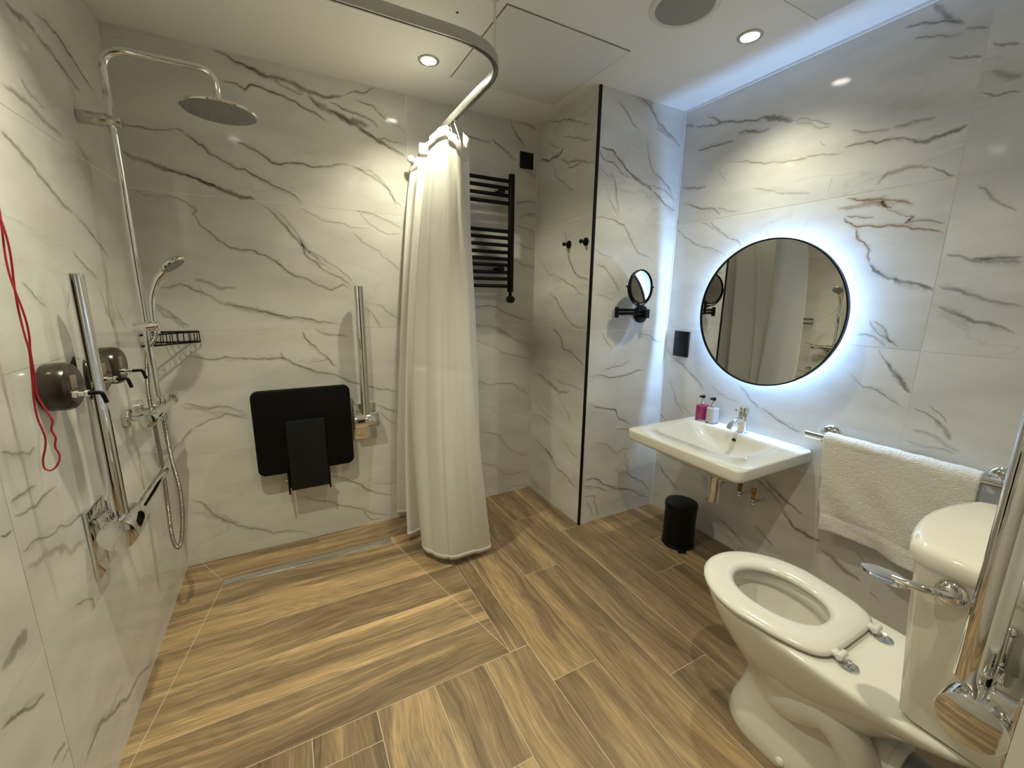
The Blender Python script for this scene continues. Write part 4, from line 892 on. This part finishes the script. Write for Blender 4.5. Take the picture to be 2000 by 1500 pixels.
bm = B(); lathe(bm, (2.375, -1.175, BZ-.1075), (0, 0, 1), [(.026, 0), (.027, .002), (.022, .006), (.001, .007)], 28); obj('waste_plug', bm, M['chrome'], t)
# mixer tap
t = thing('basin_mixer_tap', 'chrome mixer tap on the back ledge of the washbasin', 'tap', (2.553, -1.166, BZ))
tx, ty = 2.552, -1.166
bm = B(); lathe(bm, (tx, ty, BZ+.0003), (0, 0, 1), [(.026, 0), (.0265, .003), (.0235, .006), (.0225, .075), (.0225, .082)], 32); obj('tap_body', bm, M['chrome'], t)
bm = B(); lathe(bm, (tx, ty, BZ+.084), (0, 0, 1), [(.020, -.004), (.0235, 0), (.0235, .046), (.0215, .050), (.001, .051)], 32); tube(bm, [(tx-.02, ty, BZ+.118), (tx-.066, ty, BZ+.126)], .0045, 10); obj('lever_handle', bm, M['chrome'], t)
bm = B(); tube(bm, smooth([(tx-.012, ty, BZ+.068), (tx-.045, ty, BZ+.072), (tx-.085, ty, BZ+.062), (tx-.102, ty, BZ+.048)], 6), .0125, 16); cyl(bm, (tx-.098, ty, BZ+.052), (tx-.109, ty, BZ+.034), .0135, 18, .002); obj('spout', bm, M['chrome'], t)
# bottles
def bottle(x, y, label, mat):
    t = thing('pump_bottle', label, 'bottle', (x, y, BZ+.0004), 0, 'pump bottles on the washbasin')
    bm = B(); slab(bm, (-.0295, -.0265, 0), (.0295, .0265, .0880), .004, .0175, n=6); obj('bottle_base', bm, M['glass'], t, local=True, label='clear bottle wall')
    bm = B(); rs = [[Vector((a, b, z)) for a, b in rrect(0, 0, hx, hy, r, 6)] for hx, hy, r, z in ((.025, .022, .014, .008), (.0265, .0235, .0145, .011), (.0265, .0235, .0145, .083), (.020, .018, .012, .0865))]; loft(bm, rs); obj('liquid', bm, mat, t, local=True)
    bm = B(); lathe(bm, (0, 0, .088), (0, 0, 1), [(.0115, 0), (.012, .002), (.012, .020), (.0085, .022), (.0085, .040)], 24); obj('pump_collar', bm, M['chrome'], t, local=True)
    bm = B(); cyl(bm, (0, 0, .128), (0, 0, .143), .0095, 20, .002); slab(bm, (-.028, -.006, .133), (.006, .006, .143), .002); obj('pump_head', bm, M['black_gloss'], t, local=True)
bottle(2.553, -.925, 'pink pump bottle on the far back corner of the washbasin', M['pink'])
bottle(2.556, -.990, 'white lotion pump bottle beside the pink bottle on the washbasin', M['lotion'])
# waste trap and supply valves
t = thing('bottle_trap', 'chrome bottle trap under the washbasin', 'trap', (2.375, -1.175, .35))
bm = B(); cyl(bm, (2.375, -1.175, .545), (2.375, -1.175, .470), .016, 20); lathe(bm, (2.375, -1.175, .345), (0, 0, 1), [(.026, 0), (.031, .003), (.031, .120), (.034, .122), (.034, .138), (.018, .140)], 32); obj('trap_body', bm, M['chrome'], t)
bm = B(); cyl(bm, (2.40, -1.175, .445), (W-.001, -1.175, .445), .014, 18); lathe(bm, (W-.001, -1.175, .445), (-1, 0, 0), [(.03, 0), (.03, .004), (.016, .008)], 24); obj('outlet_pipe', bm, M['chrome'], t)
def valve(y, z, label):
    t = thing('supply_valve', label, 'valve', (2.50, y, z), 0, 'brass supply valves under the washbasin')
    bm = B(); cyl(bm, (0, 0, .035), (0, 0, .543-z), .0055, 10); obj('supply_pipe', bm, M['brushed'], t, local=True)
    bm = B(); cyl(bm, (0, 0, -.005), (0, 0, .040), .0105, 6, .001); cyl(bm, (0, 0, .046), (0, 0, .072), .0125, 6, .001); cyl(bm, (0, 0, .038), (0, 0, .05), .008, 12); obj('valve_body', bm, M['brass'], t, local=True)
    bm = B(); cyl(bm, (.0, 0, -.004), (.104, 0, -.010), .0095, 14); ball(bm, (-.012, -.012, -.004), .0115, 14); ball(bm, (-.004, -.002, .006), .010, 12); obj('elbow', bm, M['chrome'], t, local=True)
valve(-1.228, .385, 'left brass supply valve under the washbasin, beside the trap')
valve(-1.300, .372, 'right brass supply valve under the washbasin, lowest of the two')

# ------------------------------------------------------------------ towel rail and towel
t = thing('towel_rail', 'chrome horizontal rail on the right wall carrying a towel', 'towel rail', (W, -1.77, .775))
bm = B(); cyl(bm, (W-.072, -1.470, .775), (W-.072, -2.120, .775), .0160, 26, .004); obj('rail_bar', bm, M['chrome'], t)
for y in (-1.535, -2.045):
    bm = B(); lathe(bm, (W-.0012, y, .778), (-1, 0, 0), [(.042, 0), (.042, .005), (.036, .014), (.024, .020), (.014, .024), (.014, .062)], 40); obj('wall_flange', bm, M['chrome'], t)
def towel():
    bm = B(); NX, NY = 60, 62
    xc, zc, r = W-.072, .775, .0245
    prof = []
    for k in range(26): prof.append((0, k/25))      # back drop
    def pt(u, v):
        # v: 0 back hem .. 1 front hem; total path
        Lb, Lf = .30, .395; arc = PI*r; T = Lb+arc+Lf; s = v*T
        if s < Lb: x, z = xc+r, zc-(Lb-s)
        elif s < Lb+arc: a = (s-Lb)/r; x, z = xc+r*math.cos(a), zc+r*math.sin(a)
        else: x, z = xc-r, zc-(s-Lb-arc)
        d = max(0, s-Lb-arc)/Lf
        y = -1.548-u*(.465+.0*d)-.055*d*(1-u)*0 + (-.045*d*(1-u)) + .004*math.sin(z*40+u*3)*d
        if s > Lb+arc:
            x += -.012*d*(0.6+.4*math.sin(u*9+1.2)) - .006*math.sin(u*17+z*7)*d - .004*math.sin(z*33+u*12)*d
            x += .003*math.sin(u*5)
            z += .010*d*math.sin(u*6)+.008*d*u
        else: x += .002*math.sin(u*13)*(1 if s < Lb else 0)
        if abs(d-.815) < .018: x += .0035           # woven band near the hem
        return Vector((min(x, W-.02), y, z+.001*math.sin(u*30)))
    vv = [[bm.verts.new(pt(i/NX, j/NY)) for i in range(NX+1)] for j in range(NY+1)]
    for j in range(NY):
        for i in range(NX): bm.faces.new((vv[j][i], vv[j][i+1], vv[j+1][i+1], vv[j+1][i]))
    o = obj('bath_towel', bm, M['towel'], sharp=80); tag(o, 'white terry towel folded over the chrome rail beside the toilet', 'towel')
    md = o.modifiers.new('thick', 'SOLIDIFY'); md.thickness = .013; md.offset = 0
    sb = o.modifiers.new('sub', 'SUBSURF'); sb.levels = 1; sb.render_levels = 1
    tx_ = bpy.data.textures.new('terry', 'CLOUDS'); tx_.noise_scale = .012
    dm = o.modifiers.new('terry', 'DISPLACE'); dm.texture = tx_; dm.strength = .0035; dm.texture_coords = 'LOCAL'
towel()

# ------------------------------------------------------------------ pedal bin
bx, by = 2.385, -.985
t = thing('pedal_bin', 'small black pedal bin on the floor below the washbasin', 'bin', (bx, by, 0))
bm = B(); lathe(bm, (bx, by, .002), (0, 0, 1), [(.082, 0), (.086, .004), (.086, .014), (.083, .016), (.083, .222), (.080, .224)], 48); obj('bin_body', bm, M['black'], t)
bm = B(); lathe(bm, (bx, by, .226), (0, 0, 1), [(.080, -.004), (.0855, 0), (.0855, .018), (.083, .025), (.070, .030), (.001, .032)], 48); obj('lid', bm, M['black'], t)
pdir = Vector((-.62, -.78, 0)).normalized(); px = Vector((-pdir.y, pdir.x, 0)); pc = Vector((bx, by, .016))
bm = B(); loft(bm, [[pc+pdir*d+px*s*wd+Vector((0, 0, z)) for s, z in ((-1, -.006), (1, -.006), (1, .004), (-1, .004))] for d, wd in ((.07, .018), (.098, .022), (.112, .022), (.114, .018))]); obj('foot_pedal', bm, M['black_gloss'], t)

# ------------------------------------------------------------------ toilet
TX = 1.823
t = thing('toilet', 'white close-coupled toilet with raised pan at the right', 'toilet', (TX, -1.95, 0))
def egg(yf, yb, hw, z, nb=2.0, nf=2.0, yc=None, n=96, cx=TX, tap=0.0):
    yc = yc if yc is not None else yf-(yf-yb)*.42; out = []
    for i in range(n):
        a = 2*PI*i/n; c, s = math.cos(a), math.sin(a)
        if s >= 0: e = nf; y = yc+(yf-yc)*abs(s)**(2/e)
        else: e = nb; y = yc-(yc-yb)*abs(s)**(2/e)
        hwx = hw*(1-tap*max(0, (yc-y)/(yc-yb))**1.5)
        x = cx+hwx*math.copysign(abs(c)**(2/e), c); out.append(Vector((x, y, z)))
    return out
pan = [egg(-1.718, -2.10, .118, .0005, 3.5, 2.2, -1.86), egg(-1.714, -2.10, .120, .012, 3.5, 2.2, -1.86), egg(-1.722, -2.095, .114, .05, 3.3, 2.1, -1.86), egg(-1.738, -2.085, .100, .10, 3, 2, -1.87),
       egg(-1.750, -2.075, .092, .15, 2.8, 2, -1.87), egg(-1.752, -2.075, .094, .19, 2.6, 2, -1.86), egg(-1.735, -2.085, .105, .23, 2.6, 2, -1.85), egg(-1.695, -2.11, .126, .27, 2.6, 2, -1.84),
       egg(-1.655, -2.15, .146, .31, 2.7, 2, -1.83), egg(-1.622, -2.19, .160, .35, 3, 2, -1.82), egg(-1.602, -2.25, .170, .385, 3.4, 2, -1.81), egg(-1.594, -2.29, .176, .410, 3.8, 2, -1.80),
       egg(-1.592, -2.305, .178, .425, 4, 2, -1.80), egg(-1.595, -2.303, .176, .434, 4, 2, -1.80), egg(-1.605, -2.295, .168, .438, 4, 2, -1.80),
       egg(-1.635, -1.945, .122, .438, 2.2, 2, -1.78), egg(-1.642, -1.938, .116, .432, 2.2, 2, -1.78), egg(-1.645, -1.935, .115, .395, 2.2, 2, -1.78), egg(-1.636, -1.944, .123, .388, 2.2, 2, -1.78), egg(-1.650, -1.935, .112, .33, 2.2, 2, -1.78),
       egg(-1.695, -1.915, .085, .27, 2.1, 2, -1.80), egg(-1.75, -1.90, .058, .23, 2, 2, -1.82), egg(-1.77, -1.89, .045, .222, 2, 2, -1.83)]
bm = B(); loft(bm, pan, True, True)
# moulded trapway bulge on both sides of the pedestal
for s in (-1, 1):
    pts = smooth([(TX+s*.050, -1.86, .15), (TX+s*.074, -1.93, .20), (TX+s*.080, -2.00, .255), (TX+s*.078, -2.06, .225), (TX+s*.070, -2.09, .15), (TX+s*.055, -2.085, .06)], 6)
    tube(bm, pts, .05, 18, rf=lambda x: .036+.012*math.sin(PI*x))
    ball(bm, (TX+s*.112, -1.93, .022), .014, 14, (1, 1, 1.2))
obj('pan', bm, M['porcelain'], t, sharp=55)
bm = B(); so = lambda d, z: egg(-1.578-d, -2.000+d, .193-d, z, 6.5, 2.0, -1.79, tap=.22); si = lambda d, z: egg(-1.668+d, -1.930-d, .103+d, z, 2.3, 2, -1.79)
rg = [so(.004, .444), so(0, .448), so(0, .455), so(.006, .461), so(.020, .465), so(.045, .4665), si(.022, .4665), si(.010, .463), si(.003, .457), si(0, .450), si(.002, .444)]
rg.append(rg[0]); loft(bm, rg, False, False); st_ = obj('seat_ring', bm, M['seat'], t, sharp=60)
for s in (-1, 1):
    bm = B(); cyl(bm, (TX+s*.078, -2.012, .458), (TX+s*.112, -2.012, .458), .0085, 16, .002); slab(bm, (TX+s*.095-.011, -2.012, .449), (TX+s*.095+.011, -1.975, .460), .002); obj('seat_hinge', bm, M['seat'], t)
    bm = B(); lathe(bm, (TX+s*.095, -2.030, .4378), (0, 0, 1), [(.022, 0), (.022, .003), (.016, .006), (.006, .007), (.006, .018)], 28); obj('hinge_rosette', bm, M['chrome'], t)
def dplan(hw, yf, bulge, z, yb=YN+.003, n=28):
    out = []
    m = .03
    for i in range(n+1):
        a = -1+2*i/n; x = TX+hw*a; out.append(Vector((x, yf-bulge+bulge*math.cos(a*PI/2)**.75*1.0 - (0.018*max(0, abs(a)-.93)/.07), z)))
    out += [Vector((TX+hw, yb, z)), Vector((TX-hw, yb, z))]; return out
bm = B(); loft(bm, [dplan(.135, -2.135, .020, .4385), dplan(.145, -2.125, .022, .450), dplan(.160, -2.115, .028, .56), dplan(.178, -2.102, .034, .70), dplan(.188, -2.095, .038, .80), dplan(.192, -2.093, .040, .832)]); obj('cistern', bm, M['porcelain'], t, sharp=50)
bm = B(); loft(bm, [dplan(.190, -2.094, .040, .8335), dplan(.202, -2.084, .042, .836), dplan(.205, -2.081, .043, .846), dplan(.205, -2.081, .043, .862), dplan(.200, -2.086, .042, .872), dplan(.186, -2.098, .040, .877)]); obj('cistern_lid', bm, M['porcelain'], t, sharp=50)
lx = TX-.190
bm = B(); lathe(bm, (lx+.004, -2.188, .800), (-1, 0, 0), [(.026, -.006), (.027, .004), (.024, .012), (.015, .019), (.001, .022)], 28)
tube(bm, smooth([(lx-.010, -2.188, .800), (lx-.030, -2.165, .800), (lx-.036, -2.140, .797), (lx-.034, -2.110, .792)], 6), .006, 14, rf=lambda x: .009-.003*x+.002*x*x)
rs = []
pdx = Vector((-.034, -.035, 0))
for k in range(11):
    a = PI*k/10; y = -2.138 + (k/10)*.082; wv = .005+.027*math.sin(a)**.7
    rs.append([Vector((lx-.034+c*wv, y, .790-.0*k+ zz)) for c, zz in ((-1, 0), (-.8, .0035), (0, .0045), (.8, .0035), (1, 0), (.8, -.0035), (0, -.0045), (-.8, -.0035))])
loft(bm, rs); obj('flush_lever', bm, M['chrome'], t)
# soil pipe
t = thing('soil_pipe', 'grey and white soil connector behind the toilet pan', 'pipe', (TX, -2.2, .18))
bm = B(); cyl(bm, (TX, -2.085, .185), (TX, -2.135, .185), .062, 40, .004); cyl(bm, (TX, -2.128, .185), (TX, -2.150, .185), .066, 40, .003); obj('connector_collar', bm, M['white_plastic'], t)
bm = B(); cyl(bm, (TX, -2.145, .185), (TX, YN+.001, .185), .055, 36); obj('pipe', bm, M['grey_plastic'], t)
# toilet roll holder behind the near rail
t = thing('toilet_roll_holder', 'chrome roll holder with upright post by the near fold-up rail', 'roll holder', (1.62, YN, .68))
bm = B(); cyl(bm, (1.630, YN+.0008, .662), (1.630, -2.252, .662), .0125, 22, .003); lathe(bm, (1.630, YN+.0008, .662), (0, 1, 0), [(.024, 0), (.024, .004), (.014, .006)], 24); obj('holder_arm', bm, M['chrome'], t)
bm = B(); cyl(bm, (1.630, -2.268, .664), (1.630, -2.268, .775), .0060, 16, .001); ball(bm, (1.630, -2.268, .780), .0105, 16); ball(bm, (1.630, -2.268, .70), .0085, 14); obj('post', bm, M['chrome'], t)
